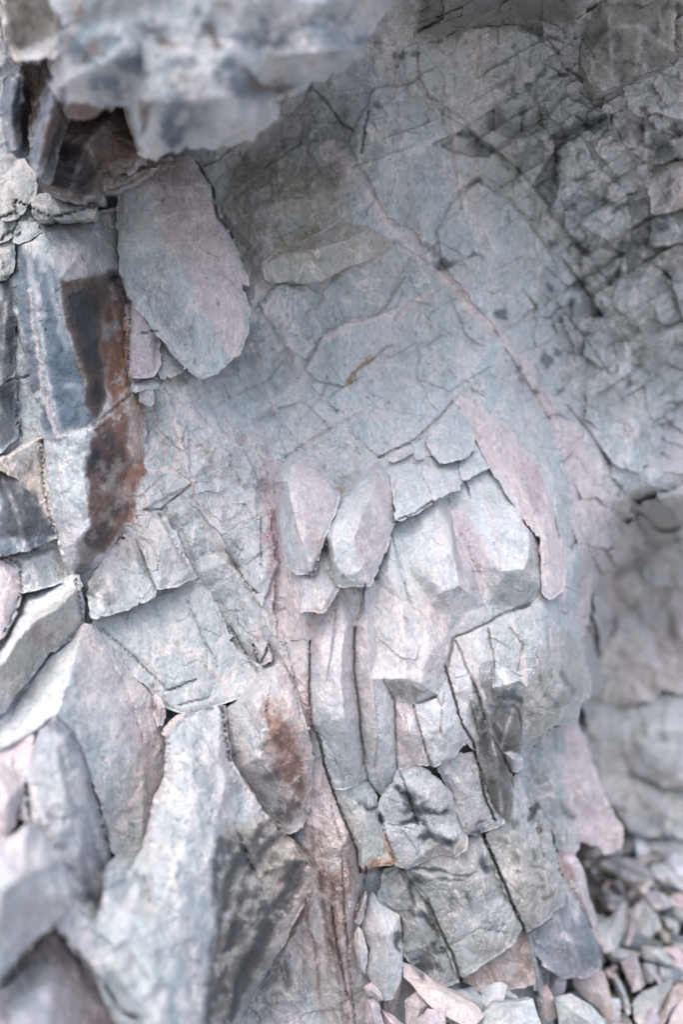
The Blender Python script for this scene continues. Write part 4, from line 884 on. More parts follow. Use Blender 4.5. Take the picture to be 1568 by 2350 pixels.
rock('plate_block', 'small pinkish plate left of the five sided plate', 'rock slab', '908,1028,4 936,1014,4 962,996,6 976,1014,8 992,1042,10 960,1052,12 950,1032,10 922,1050,10 896,1058,8', thick=25, s=3.8, rough=.7, base='P', z=6)
rock('plate_block', 'pale plate between the right prow block and the bright split plate', 'rock slab', '872,1062,2 900,1058,4 946,1034,4 954,1058,8 966,1098,12 990,1152,16 956,1176,18 914,1192,18 908,1150,12 900,1090,6', ['946,1034,4 930,1100,16 956,1176,18'], z=8, thick=30, s=3.8, rough=.7)
rock('plate_block', 'light grey plate at the right rim of the bright split plate, under a hairline crack', 'rock slab', '1061,1050,4 1072,1044,4 1084,1028,4 1090,1000,4 1104,1030,8 1122,1068,12 1096,1084,16 1064,1100,16', thick=30, s=3.8, rough=.6, z=10, base='W')
rock('rock_bulge', 'great pale ribbed bulge of rock filling the centre, veined pink and white', 'rock mass',
     '708,1446,-6 728,1404,-6 760,1374,-6 776,1342,-6 820,1332,-6 862,1334,-4 888,1250,-2 904,1198,0 955,1176,2 992,1150,2 1030,1128,0 1062,1106,6 1124,1074,6 1144,1105,8 1166,1138,8 1198,1186,10 1236,1236,2 1246,1300,2 1248,1360,4 1262,1374,0 1292,1366,-10 1312,1402,-20 1332,1448,-30 1344,1522,-40 1356,1580,-48 1350,1600,-48 1332,1610,-36 1326,1648,-34 1278,1664,-24 1240,1684,-20 1214,1700,-18 1198,1704,-16 1192,1660,-10 1186,1622,-4 1160,1610,2 1134,1592,6 1112,1600,8 1100,1640,10 1108,1690,12 1112,1740,12 1104,1778,12 1092,1722,14 1068,1700,16 1041,1734,20 996,1759,20 954,1750,16 912,1764,10 900,1802,8 880,1822,8 858,1812,4 838,1792,0 816,1802,8 790,1808,6 768,1808,4 750,1745,0 734,1694,-4 712,1653,-6 710,1545,-8',
     ['904,1198,0 936,1300,6 990,1385,8 1030,1450,6 1042,1464,6', '955,1176,2 1000,1290,24 1022,1355,30 1035,1402,14', '992,1150,2 1037,1262,28 1058,1345,32 1022,1355,30', '1058,1345,32 1073,1360,22 1078,1402,10', '1020,1412,8 1035,1402,14 1078,1402,10 1113,1388,8', '1030,1128,0 1050,1220,4 1085,1290,6 1113,1388,8',
      '1037,1180,2 1050,1262,4 1073,1360,10', '1062,1106,6 1085,1190,18 1121,1277,24 1157,1309,40', '1166,1138,12 1197,1189,24 1217,1217,30 1212,1277,38 1205,1306,42 1157,1309,40', '1157,1309,40 1133,1366,12', '1205,1306,42 1240,1338,14', '1113,1388,8 1133,1366,12 1162,1385,4 1197,1396,2 1248,1360,4', '1217,1217,30 1236,1236,4',
      '1042,1464,6 1102,1437,8 1160,1408,8 1216,1390,10 1248,1374,4', '1102,1437,8 1137,1513,16 1173,1527,18 1207,1577,20 1229,1541,22 1247,1477,26 1216,1390,12', '1180,1450,20 1207,1577,20', '1180,1450,20 1247,1477,26', '1180,1450,20 1102,1437,8', '1247,1477,26 1290,1480,8 1312,1402,-20', '1247,1477,26 1290,1580,10 1332,1610,-34', '1229,1541,22 1250,1630,4 1240,1684,-20', '1207,1577,20 1200,1640,0 1198,1704,-16', '1250,1630,4 1290,1580,10',
      '1042,1464,6 1025,1530,4 1008,1560,6 1002,1597,8', '1042,1464,6 1076,1530,16 1098,1580,20', '1025,1530,4 1043,1590,12 1058,1650,16 1068,1700,16', '1080,1450,10 1104,1520,20 1112,1600,14', '957,1612,8 1002,1597,8 1018,1640,24 1022,1742,26', '957,1612,8 978,1690,14 996,1759,20', '957,1612,8 940,1680,24 954,1750,16', '906,1610,2 910,1690,2 912,1764,8', '906,1610,2 940,1680,24',
      '878,1556,22 930,1556,28 966,1570,28 1004,1598,24 950,1618,4 902,1606,4 878,1556,22', '930,1556,28 950,1618,4', '925,1380,14 928,1470,26 930,1556,28', '990,1385,8 985,1500,26 1004,1598,24', '860,1425,4 868,1500,8 878,1556,22', '904,1198,0 890,1320,10 925,1380,14', '862,1334,-2 860,1425,4', '936,1300,6 925,1380,14', '1030,1450,6 1022,1509,10 1004,1598,14',
      '820,1332,-4 814,1421,-4 812,1545,-4 822,1600,-4 830,1690,-6 838,1792,-4', '838,1340,4 842,1450,18 850,1560,24 868,1680,26 880,1822,10', '878,1556,10 902,1606,4 895,1700,12', '776,1342,-2 792,1440,16 782,1560,24 792,1650,28 802,1700,24 816,1802,8', '734,1694,-2 762,1652,18 792,1650,28', '750,1745,2 770,1722,12 802,1700,24', '728,1404,-2 738,1500,14 734,1600,10 762,1652,18', '712,1653,-4 734,1600,10'],
     thick=110, s=3.5, rough=.75, pale=.5, grow=2.5, jit=2)
rock('flank_slab', 'long pink lilac slab sloping down the right flank of the bulge', 'rock slab',
     '1046,902,0 1062,912,4 1076,912,6 1110,934,6 1150,966,4 1180,1004,2 1222,1056,0 1258,1124,-2 1278,1192,-4 1296,1296,-4 1294,1322,0 1290,1352,6 1262,1374,10 1248,1358,8 1247,1300,6 1242,1238,6 1222,1210,8 1200,1184,10 1168,1132,10 1126,1068,8 1090,996,6 1064,944,4',
     ['1076,912,6 1140,1020,16 1200,1120,16 1250,1220,10 1270,1340,12'], z=4, thick=60, s=4.2, rough=.8, base='P', depth=nearer(.008))
rock('flank_slab', 'blue grey slab outside the pink lilac slab on the right flank', 'rock slab',
     '1080,908,2 1120,880,0 1168,846,-4 1202,896,-8 1254,962,-14 1284,1024,-16 1308,1080,-20 1328,1142,-26 1330,1230,-30 1322,1300,-30 1300,1290,-14 1280,1190,-8 1260,1122,-6 1224,1052,-4 1182,1000,-2 1150,962,0 1110,930,2', ['1168,846,-4 1190,950,8 1270,1090,-2 1322,1300,-30'], z=0, thick=70, s=4.6, rough=1, depth=nearer(.004))
rock('flank_slab', 'outermost pinkish slab falling into blur along the right flank', 'rock slab',
     '1172,838,-20 1168,790,-22 1200,820,-26 1236,870,-34 1290,930,-44 1346,990,-60 1380,1060,-76 1402,1120,-86 1398,1210,-90 1362,1300,-84 1350,1400,-84 1340,1460,-80 1322,1440,-60 1318,1330,-50 1336,1230,-46 1334,1140,-44 1312,1074,-38 1288,1020,-34 1258,958,-28 1206,890,-22', ['1200,820,-26 1290,990,-24 1360,1140,-50 1340,1330,-60'], z=-40, thick=100, s=6, rough=1.6, base='P')
rock('bulge_block', 'small cube shaped block with a dark underside at the foot of the bulge', 'rock',
     '1135,1516,18 1156,1529,18 1174,1527,18 1184,1545,20 1192,1566,24 1210,1590,16 1200,1602,8 1181,1613,0 1158,1613,0 1142,1596,4 1134,1577,20 1133,1545,18', ['1134,1577,34 1165,1570,38 1192,1564,36 1210,1590,16', '1156,1529,18 1165,1570,38'], z=16, thick=50, s=3.6, rough=.5, jit=1.3, pale=.5)
rock('stained_column', 'dark grey and black streaked column below the small cube shaped block', 'rock column',
     '1082,1604,8 1098,1576,6 1132,1582,6 1142,1602,4 1158,1617,0 1182,1618,0 1188,1640,2 1196,1708,4 1180,1722,6 1156,1718,8 1150,1724,10 1168,1766,12 1176,1800,12 1165,1862,14 1152,1876,14 1138,1862,12 1118,1822,10 1104,1770,8 1108,1716,8 1098,1650,8', ['1098,1576,6 1124,1640,24 1140,1760,24 1152,1876,14', '1182,1618,0 1160,1680,18 1150,1724,10', '1124,1640,24 1160,1680,18'], z=6, thick=45, s=3.8, rough=1.3, base='E', depth=nearer(.004))
rock('wedged_stone', 'small rounded white stone at the right foot of the streaked column', 'stone', '1154,1724,14 1172,1720,14 1184,1726,14 1196,1740,12 1198,1756,10 1188,1766,12 1174,1768,12 1160,1748,12', ['1154,1724,14 1176,1742,24 1188,1766,12'], thick=20, s=3.6, rough=.5, base='W', jit=1.2)
# ---- lower centre
rock('stained_block', 'white block splashed with black mineral in the lower centre', 'rock', 
     '914,1764,2 936,1750,0 954,1750,0 976,1766,4 1002,1788,8 1030,1820,10 1044,1850,12 1060,1895,14 1068,1920,16 1070,1946,14 1048,1962,10 1016,1954,6 996,1960,4 960,1978,4 934,1990,4 908,1980,2 884,1920,2 866,1860,0 880,1824,2 904,1800,2', ['954,1750,0 960,1850,24 1010,1930,28 1048,1962,10', '866,1860,0 960,1850,24', '960,1850,24 1044,1850,12', '1010,1930,28 934,1990,4'], z=4, thick=45, s=3.8, rough=1.2, depth=nearer(.006), base='W')
rock('stained_block', 'cream block with one dark spot, right of the block splashed with black mineral', 'rock',
     '1008,1764,2 1034,1742,0 1056,1732,0 1090,1728,4 1100,1760,6 1114,1818,8 1138,1868,10 1158,1882,10 1138,1896,12 1108,1908,14 1092,1914,12 1070,1904,14 1062,1884,12 1040,1834,8 1030,1806,6', ['1056,1732,0 1060,1800,18 1090,1860,26 1092,1914,12', '1060,1800,18 1110,1806,8', '1008,1764,2 1060,1800,18'], z=6, thick=45, s=3.8, rough=1.0, depth=nearer(.006), base='G')
rock('stained_block', 'tall pale block with a scalloped lower right edge, right of the long open crack', 'rock',
     '1116,1912,4 1142,1900,4 1160,1884,2 1168,1868,2 1178,1800,-2 1192,1776,-4 1204,1826,-6 1232,1918,-8 1240,1960,-8 1284,2000,-12 1302,2036,-14 1290,2070,-10 1268,2092,-6 1240,2118,-2 1212,2136,0 1202,2124,4 1180,2080,4 1144,2000,4', ['1192,1776,-4 1180,1900,16 1210,2020,24 1212,2136,0', '1180,1900,16 1240,1960,-8', '1210,2020,24 1302,2036,-14', '1210,2020,24 1144,2000,4'], z=0, thick=60, s=3.8, rough=1.1, base='G', depth=nearer(.012))
rock('splinter', 'narrow upright splinter at the right rim of the tall pale block', 'rock', '1234,1920,-14 1244,1912,-14 1260,1907,-18 1268,1940,-20 1280,1985,-22 1276,1996,-20 1254,1974,-18 1242,1950,-16', thick=40, s=3.8, base='G', depth=nearer(.01))
rock('stained_block', 'wide dark banded block below the block splashed with black mineral', 'rock',
     '936,1994,0 964,1982,0 998,1964,0 1016,1958,2 1050,1966,4 1074,1948,4 1076,1916,2 1100,1918,2 1112,1916,2 1140,2000,8 1176,2080,12 1198,2130,14 1166,2172,16 1120,2200,14 1064,2242,12 1050,2230,8 1020,2160,4 980,2064,0 950,2020,0', ['1016,1958,2 1040,2030,18 1080,2120,24 1120,2200,14', '936,1994,0 1040,2030,18', '1040,2030,18 1140,2000,8', '980,2064,0 1080,2120,24', '1080,2120,24 1198,2130,14'], z=4, thick=55, s=3.8, rough=1.3, base='G', depth=nearer(.006))
rock('stained_block', 'grey stepped block with dark hollows, left of the wide dark banded block', 'rock',
     '884,1998,-6 912,1986,-6 932,1996,-4 950,2024,0 976,2066,2 1014,2160,6 1052,2246,10 1010,2262,8 980,2246,0 950,2216,-6 926,2184,-10 920,2120,-10 916,2096,-10 872,2068,-8', ['912,1986,-6 950,2090,14 990,2180,16 1010,2262,8', '916,2096,-10 950,2090,14'], z=0, thick=50, s=3.8, rough=1.8, base='G')
rock('joint_block', 'grey block ending in an orange stained foot at the lower centre', 'rock',
     '772,1812,2 792,1810,4 818,1806,4 846,1796,2 862,1826,2 866,1862,4 880,1920,8 904,1972,14 900,1982,14 872,1984,14 836,1992,14 828,1988,12 826,1950,8 808,1906,6 792,1876,4', ['818,1806,4 840,1880,20 870,1984,14', '866,1862,4 840,1880,20 828,1988,12'], z=6, thick=40, s=3.8, rough=.9, base='G')
rock('red_block', 'salmon red block under the wide dark banded block, above the loose chips', 'rock', '1064,2250,0 1072,2238,0 1122,2204,0 1168,2176,0 1204,2136,0 1214,2156,4 1222,2204,8 1228,2250,12 1190,2262,14 1150,2272,14 1100,2270,10', ['1168,2176,0 1180,2230,20 1150,2272,14'], z=4, thick=60, s=3.8, rough=1.2, base='K', depth=nearer(-.002))
rock('edge_slab', 'thin grey slab standing on edge along the foot of the salmon red block', 'rock slab', '1208,2140,0 1222,2150,-6 1238,2200,-10 1258,2290,-14 1280,2420,-14 1250,2420,6 1238,2290,8 1228,2230,8', ['1215,2145,6 1232,2220,14 1254,2400,14'], z=0, thick=70, s=4, rough=.9, base='G')
# ---- behind, right
rock('rear_block', 'grey block in soft focus directly under the corner of the bulge', 'rock', '1190,1706,0 1240,1690,0 1284,1670,0 1300,1740,10 1316,1850,16 1330,1930,18 1316,1964,20 1290,1968,20 1270,1900,10 1246,1900,10 1234,1900,8 1216,1830,4', ['1240,1690,0 1270,1800,24 1300,1960,26'], z=8, thick=100, s=5.5, rough=1.3, base='G', depth=lambda x, y: near(x, y) + .085)
rock('rear_slab', 'blurred pink slab standing right of the grey block under the bulge', 'rock slab', '1286,1668,0 1322,1650,0 1346,1712,6 1372,1790,12 1398,1850,16 1426,1896,18 1424,1940,18 1394,1950,18 1350,1932,16 1334,1926,14 1318,1850,8 1302,1740,2', ['1322,1650,0 1350,1800,26 1400,1940,24'], z=10, thick=90, s=6, rough=1.3, base='P', depth=lambda x, y: near(x, y) + .12)
rock('rear_slab', 'lilac slab edge standing beside the tall pale block', 'rock slab', '1282,1972,0 1300,1964,0 1318,1966,0 1334,1990,0 1350,2040,0 1366,2112,0 1362,2140,0 1336,2080,0 1306,2034,0', ['1308,1966,0 1330,2030,16 1360,2130,10'], z=4, thick=80, s=5, base='L', depth=lambda x, y: near(x, y) + .01)
rock('rear_block', 'blue grey shaded block filling the nook below the tall pale block', 'rock', '1216,2142,0 1244,2122,0 1272,2096,0 1296,2072,0 1308,2042,0 1334,2090,8 1360,2142,12 1380,2216,18 1340,2240,18 1290,2240,16 1250,2210,12 1226,2180,8', ['1272,2096,0 1310,2160,24 1320,2240,18'], z=6, thick=80, s=5, rough=1.4, base='S', depth=nearer(.0))
def back(x, y): return near(x, y) + .36
rock('far_boulder', 'blurred pale boulder at the right edge with a folded white face', 'boulder', '1420,1650,0 1450,1612,0 1484,1594,0 1568,1578,0 1680,1570,0 1680,1800,30 1560,1790,30 1480,1770,30 1440,1760,20 1424,1700,10', ['1484,1594,0 1490,1680,70 1560,1790,30', '1490,1680,70 1680,1660,60', '1424,1700,10 1490,1680,70'], thick=160, s=9, rough=3, base='W', depth=back, jit=3, grow=18, bev=0)
rock('far_boulder', 'blurred grey boulder left of the pale folded boulder', 'boulder', '1340,1590,0 1400,1580,0 1440,1600,0 1424,1640,10 1420,1720,30 1430,1800,30 1400,1850,30 1350,1760,20 1330,1680,10', ['1400,1580,0 1380,1680,50 1400,1850,30'], thick=160, s=9, rough=3, base='G', depth=back, jit=3, grow=18, bev=0)
rock('far_boulder', 'large blurred tan boulder with a small orange spot, mid height at the right', 'boulder', '1330,1420,0 1400,1395,10 1440,1385,10 1480,1450,20 1510,1530,30 1500,1585,30 1440,1600,20 1340,1592,10 1330,1500,0', ['1400,1395,10 1410,1480,60 1440,1600,20', '1410,1480,60 1510,1530,30'], thick=160, s=9, rough=3, base='T', depth=back, jit=3, grow=18, bev=0)
rock('far_boulder', 'blurred pink and grey boulder at the right edge above the folded boulder', 'boulder', '1450,1360,0 1540,1340,0 1680,1340,0 1680,1560,30 1570,1570,30 1520,1560,30 1490,1460,10', ['1540,1340,0 1560,1450,60 1570,1570,30'], thick=160, s=9, rough=3, base='P', depth=back, jit=3, grow=18, bev=0)
rock('far_boulder', 'blurred tan boulder with a bright crest beside the right flank of the bulge', 'boulder', '1350,1280,0 1400,1230,0 1450,1250,0 1480,1310,20 1470,1370,30 1400,1390,30 1345,1400,20', ['1350,1280,0 1400,1330,55 1470,1370,30', '1400,1330,55 1450,1250,0'], thick=160, s=9, rough=3, base='T', depth=back, jit=3, grow=18, bev=0)
rock('far_boulder', 'blurred grey boulder under the dark curved cleft at the right edge', 'boulder', '1430,1180,0 1500,1125,0 1568,1100,0 1680,1090,0 1680,1320,30 1560,1330,30 1500,1330,30 1450,1240,10', ['1500,1125,0 1530,1220,60 1560,1330,30', '1530,1220,60 1680,1200,40'], thick=160, s=9, rough=3, base='G', depth=back, jit=3, grow=18, bev=0)
rock('far_boulder', 'blurred grey boulder just above the loose scree at the right edge', 'boulder', '1436,1772,0 1560,1800,0 1680,1800,0 1680,1920,30 1540,1900,30 1460,1900,30 1430,1850,20', ['1560,1800,0 1520,1850,50 1460,1900,30'], thick=160, s=9, rough=3, base='G', depth=back, jit=3, grow=18, bev=0)
rock('joint_block', 'big pale blurred block with a pointed foot, right of the pink flank', 'rock', '1376,980,0 1400,950,-6 1440,910,-10 1482,892,-12 1504,940,0 1512,990,10 1500,1050,20 1470,1070,30 1440,1072,34 1404,1050,30 1382,1020,20', ['1482,892,-12 1450,980,44 1440,1072,34', '1376,980,0 1450,980,44 1512,990,10'], thick=60, s=6.5, rough=1.5, base='B', depth=lambda x, y: near(x, y) + .026, grow=8, jit=5)
# ---- upper right corner
rock('overhanging_slab', 'dark grey overhanging block with a pale scar at the top right', 'rock',
     '1345,-120,0 1400,-140,0 1560,-140,0 1548,0,30 1543,100,44 1549,124,46 1521,152,46 1461,172,44 1405,198,40 1372,210,38 1365,204,36 1337,148,24 1341,88,16', ['1400,-140,0 1400,60,50 1405,198,40', '1400,60,50 1470,60,60 1549,124,46', '1470,60,60 1461,172,44'], z=20, thick=110, s=5, rough=1.4, base='E', depth=nearer(.03))
rock('overhanging_slab', 'shaded grey block in the extreme top right corner', 'rock', '1552,-140,0 1700,-140,0 1700,100,20 1568,118,24 1550,108,20 1552,0,10', thick=100, s=6, base='T', depth=nearer(.02))
rock('joint_block', 'pale blue block with a scalloped foot under the dark overhanging block', 'rock', '1478,180,-30 1510,160,-36 1560,130,-40 1700,110,-40 1700,285,10 1568,272,10 1534,262,10 1500,256,10 1474,238,4 1470,210,-6', ['1510,160,-36 1510,220,10 1534,262,10', '1510,220,10 1700,200,10'], thick=60, s=5, rough=1.1, base='B', depth=nearer(.012))
rock('joint_block', 'salmon brown cracked block at the right edge of the upper wall', 'rock', '1500,396,0 1540,378,0 1700,350,0 1700,480,14 1568,474,14 1500,492,14 1494,440,8', ['1540,378,0 1550,430,20 1540,480,14'], thick=70, s=5.5, rough=1.2, base='K', depth=nearer(.01))
rock('joint_block', 'dark brown cracked block at the right edge below the salmon brown one', 'rock', '1500,498,0 1568,480,0 1700,486,0 1700,560,14 1568,552,14 1498,560,14', ['1500,498,0 1560,525,18 1700,520,14'], thick=70, s=5.5, rough=1.4, base='E', depth=nearer(.006))
rock('joint_block', 'dark mottled block in a nook at the right edge, under the pale scalloped block', 'rock', '1500,325,0 1530,300,-10 1600,285,-16 1700,290,-16 1700,345,14 1568,352,14 1520,372,14 1494,376,10', ['1500,325,0 1570,320,18 1700,320,10'], thick=60, s=5.5, rough=1.4, base='E', depth=nearer(.004))
rock('joint_block', 'small angular pale blue block where two dark joints cross at the upper right', 'rock', '1392,266,0 1424,254,-4 1450,262,-4 1484,290,-4 1490,322,4 1462,336,10 1446,340,10 1424,302,6', ['1424,254,-4 1450,300,16 1446,340,10'], thick=40, s=4.5, rough=.8, base='B', depth=nearer(.004))
rock('olive_slab', 'thin olive stained slab hanging on the central wall with a curved lower edge', 'rock slab',
     '606,605,8 640,578,8 700,556,6 790,505,4 830,470,2 872,500,6 906,540,10 905,556,12 880,576,14 850,592,14 800,608,14 774,622,14 740,640,14 706,650,14 672,640,10 640,645,8 612,640,6', ['606,605,8 700,580,16 800,550,18 906,540,10'], z=8, thick=20, s=4, rough=.6, base='T', jit=1.5, bev=1.5)

# ================================================================ LOOSE STONES AT THE FOOT
def on_scree(off=.0): return lambda x, y: scree(x, y) - off
def flat(depth0, gx=0, gy=0, cx=0, cy=0): return lambda x, y: depth0 + gx * (x - cx) + gy * (y - cy)
def stone(name, label, cat, outline, base, h=12, tilt=(0, 0), lift=.02, thick=16, s=3.4, group=None, depth=None, apex=None, rough=.28):
    o = P(outline); cx = sum(p[0] for p in o) / len(o); cy = sum(p[1] for p in o) / len(o)
    o = [(x, y, tilt[0] * (x - cx) + tilt[1] * (y - cy)) for x, y, _ in o]
    rnd = random.Random(int(cx * 7 + cy * 13))
    r = min(max(p[0] for p in o) - min(p[0] for p in o), max(p[1] for p in o) - min(p[1] for p in o)) * .22
    ap = apex or (cx + rnd.uniform(-r, r), cy + rnd.uniform(-r, r))
    k = max(range(len(o)), key=lambda i: (o[i][0] - ap[0]) ** 2 + (o[i][1] - ap[1]) ** 2)
    far2 = (k + len(o) // 2) % len(o)
    a = (ap[0], ap[1], h); b = ((ap[0] + o[k][0]) / 2, (ap[1] + o[k][1]) / 2, h * .9 + o[k][2] * .4)
    d0 = float((depth or scree)(np.array([cx]), np.array([cy]))[0])
    gyy = -.00035
    dep = depth or (lambda x, y: d0 - lift + gyy * (y - cy))
    return rock(name, label, cat, o, [[o[k], b, a, o[far2]]], thick=thick, s=s, rough=rough, base=base, depth=dep, jit=.8, bev=.6, mat=MAT_CHIP, pale=.4, group=group, spread=3.0, grow=0)
stone('standing_slab', 'tall blue grey slab of stone standing upright against the foot of the cliff', 'rock slab', '854,2043 862,2050 870,2071 892,2084 918,2099 921,2130 924,2184 923,2243 910,2275 898,2292 884,2296 870,2284 856,2262 843,2232 846,2200 850,2175 838,2150 830,2135 831,2112 836,2100 846,2070', 'B', 16, (.05, -.02), thick=22, depth=flat(0.95, 0, -.00006, 870, 2170), apex=(890, 2150))
stone('standing_slab', 'thin pinkish sliver leaning on the upper left of the tall standing slab', 'rock slab', '840,2043 844,2055 838,2085 836,2103 826,2123 812,2112 815,2092 820,2075 832,2055', 'L', 5, (.1, 0), thick=8, s=3, depth=flat(.942))
stone('standing_slab', 'thin grey sliver leaning on the lower left of the tall standing slab', 'rock slab', '822,2123 832,2135 838,2155 845,2183 842,2210 838,2234 826,2220 818,2195 813,2165 814,2143', 'B', 5, (.1, 0), thick=8, s=3, depth=flat(.94))
stone('loose_stone', 'small pinkish stone resting at the foot of the tall standing slab', 'stone', '834,2263 854,2254 862,2262 872,2274 881,2294 868,2295 856,2284 842,2279', 'P', 8, (0, .1), thick=14, s=3, depth=flat(.935))
stone('loose_stone', 'upright lilac stone at the bottom edge left of the loose chips', 'stone', '842,2291 858,2288 868,2292 874,2323 884,2356 872,2375 838,2345 840,2315', 'L', 9, (.1, 0), thick=16, s=3, depth=flat(.94))
stone('loose_stone', 'brown stained stone behind the tall standing slab at its lower right', 'stone', '888,2262 905,2250 926,2240 920,2270 912,2300 900,2330 885,2322 880,2300 892,2290', 'K', 6, thick=16, depth=flat(.97))
stone('loose_stone', 'dark bottom stone half hidden between the lilac stone and the red veined stone', 'stone', '880,2318 905,2330 922,2350 930,2400 880,2400 878,2350', 'P', 6, thick=16, depth=flat(0.95))
stone('loose_stone', 'long pink and white mottled stone slanting across the bottom', 'stone', '924,2207 936,2210 952,2216 972,2230 988,2246 1010,2262 1032,2273 1066,2290 1099,2309 1112,2330 1092,2352 1066,2352 1038,2338 1006,2322 980,2300 962,2280 950,2262 938,2250 926,2240', 'V', 15, (.0, .15), thick=26, s=3.4, depth=flat(0.95, .00012, -.0002, 1000, 2280), apex=(1010, 2275))
stone('loose_stone', 'small bluish stone peeking above the long mottled stone', 'stone', '994,2247 1008,2238 1026,2231 1042,2240 1054,2263 1046,2282 1020,2268', 'B', 10, (0, .2), depth=flat(1.01))
stone('loose_stone', 'plain grey stone behind the right end of the long mottled stone', 'stone', '1050,2272 1070,2266 1089,2259 1100,2280 1112,2304 1108,2320 1080,2300', 'B', 10, (0, .2), depth=flat(1.0))
stone('loose_stone', 'grey stone with a square top at the bottom, left of the long mottled stone', 'stone', '930,2295 944,2282 960,2271 970,2285 982,2304 966,2330 956,2352 950,2390 932,2380', 'L', 12, (.1, .1), depth=flat(0.95))
stone('loose_stone', 'lilac stone with a notched top under the long mottled stone', 'stone', '958,2335 970,2326 982,2312 992,2314 1008,2310 1022,2312 1024,2340 1026,2400 958,2400', 'L', 12, (.1, .1), depth=flat(.935))
stone('loose_stone', 'broad pale stone with a brown smear at the bottom edge', 'stone', '1085,2352 1105,2325 1129,2300 1160,2298 1192,2296 1222,2290 1230,2310 1244,2350 1250,2400 1080,2400', 'B', 20, (.05, .25), thick=30, depth=flat(0.95), apex=(1170, 2325))
stone('loose_stone', 'dull grey stone between the broad pale stone and the salmon red block', 'stone', '1097,2270 1125,2264 1153,2262 1172,2272 1190,2290 1160,2296 1129,2296 1106,2300', 'G', 10, (0, .25), depth=flat(1.01))
stone('loose_stone', 'pink edged grey stone at the bottom right of the thin edge slab', 'stone', '1273,2288 1290,2282 1309,2279 1340,2294 1366,2312 1382,2335 1396,2370 1350,2390 1290,2400 1284,2350', 'B', 18, (.0, .25), depth=flat(1.01), apex=(1320, 2320))
stone('loose_stone', 'upright lilac grey stone beside the thin edge slab', 'stone', '1266,2228 1280,2220 1294,2220 1300,2250 1296,2275 1282,2285 1268,2290 1260,2275', 'L', 12, (.1, .1), depth=flat(1.06))
stone('loose_stone', 'small rounded pale stone at the foot of the blue grey shaded block', 'stone', '1281,2199 1292,2193 1302,2196 1314,2215 1326,2238 1318,2250 1302,2232', 'B', 8, (0, .1), depth=flat(1.07))
stone('loose_stone', 'big reddish brown slab lying among the scree', 'rock slab', '1325,2228 1350,2224 1386,2228 1396,2260 1404,2295 1412,2340 1396,2345 1375,2312 1345,2290 1314,2256', 'K', 10, (0, .15), depth=flat(1.10))
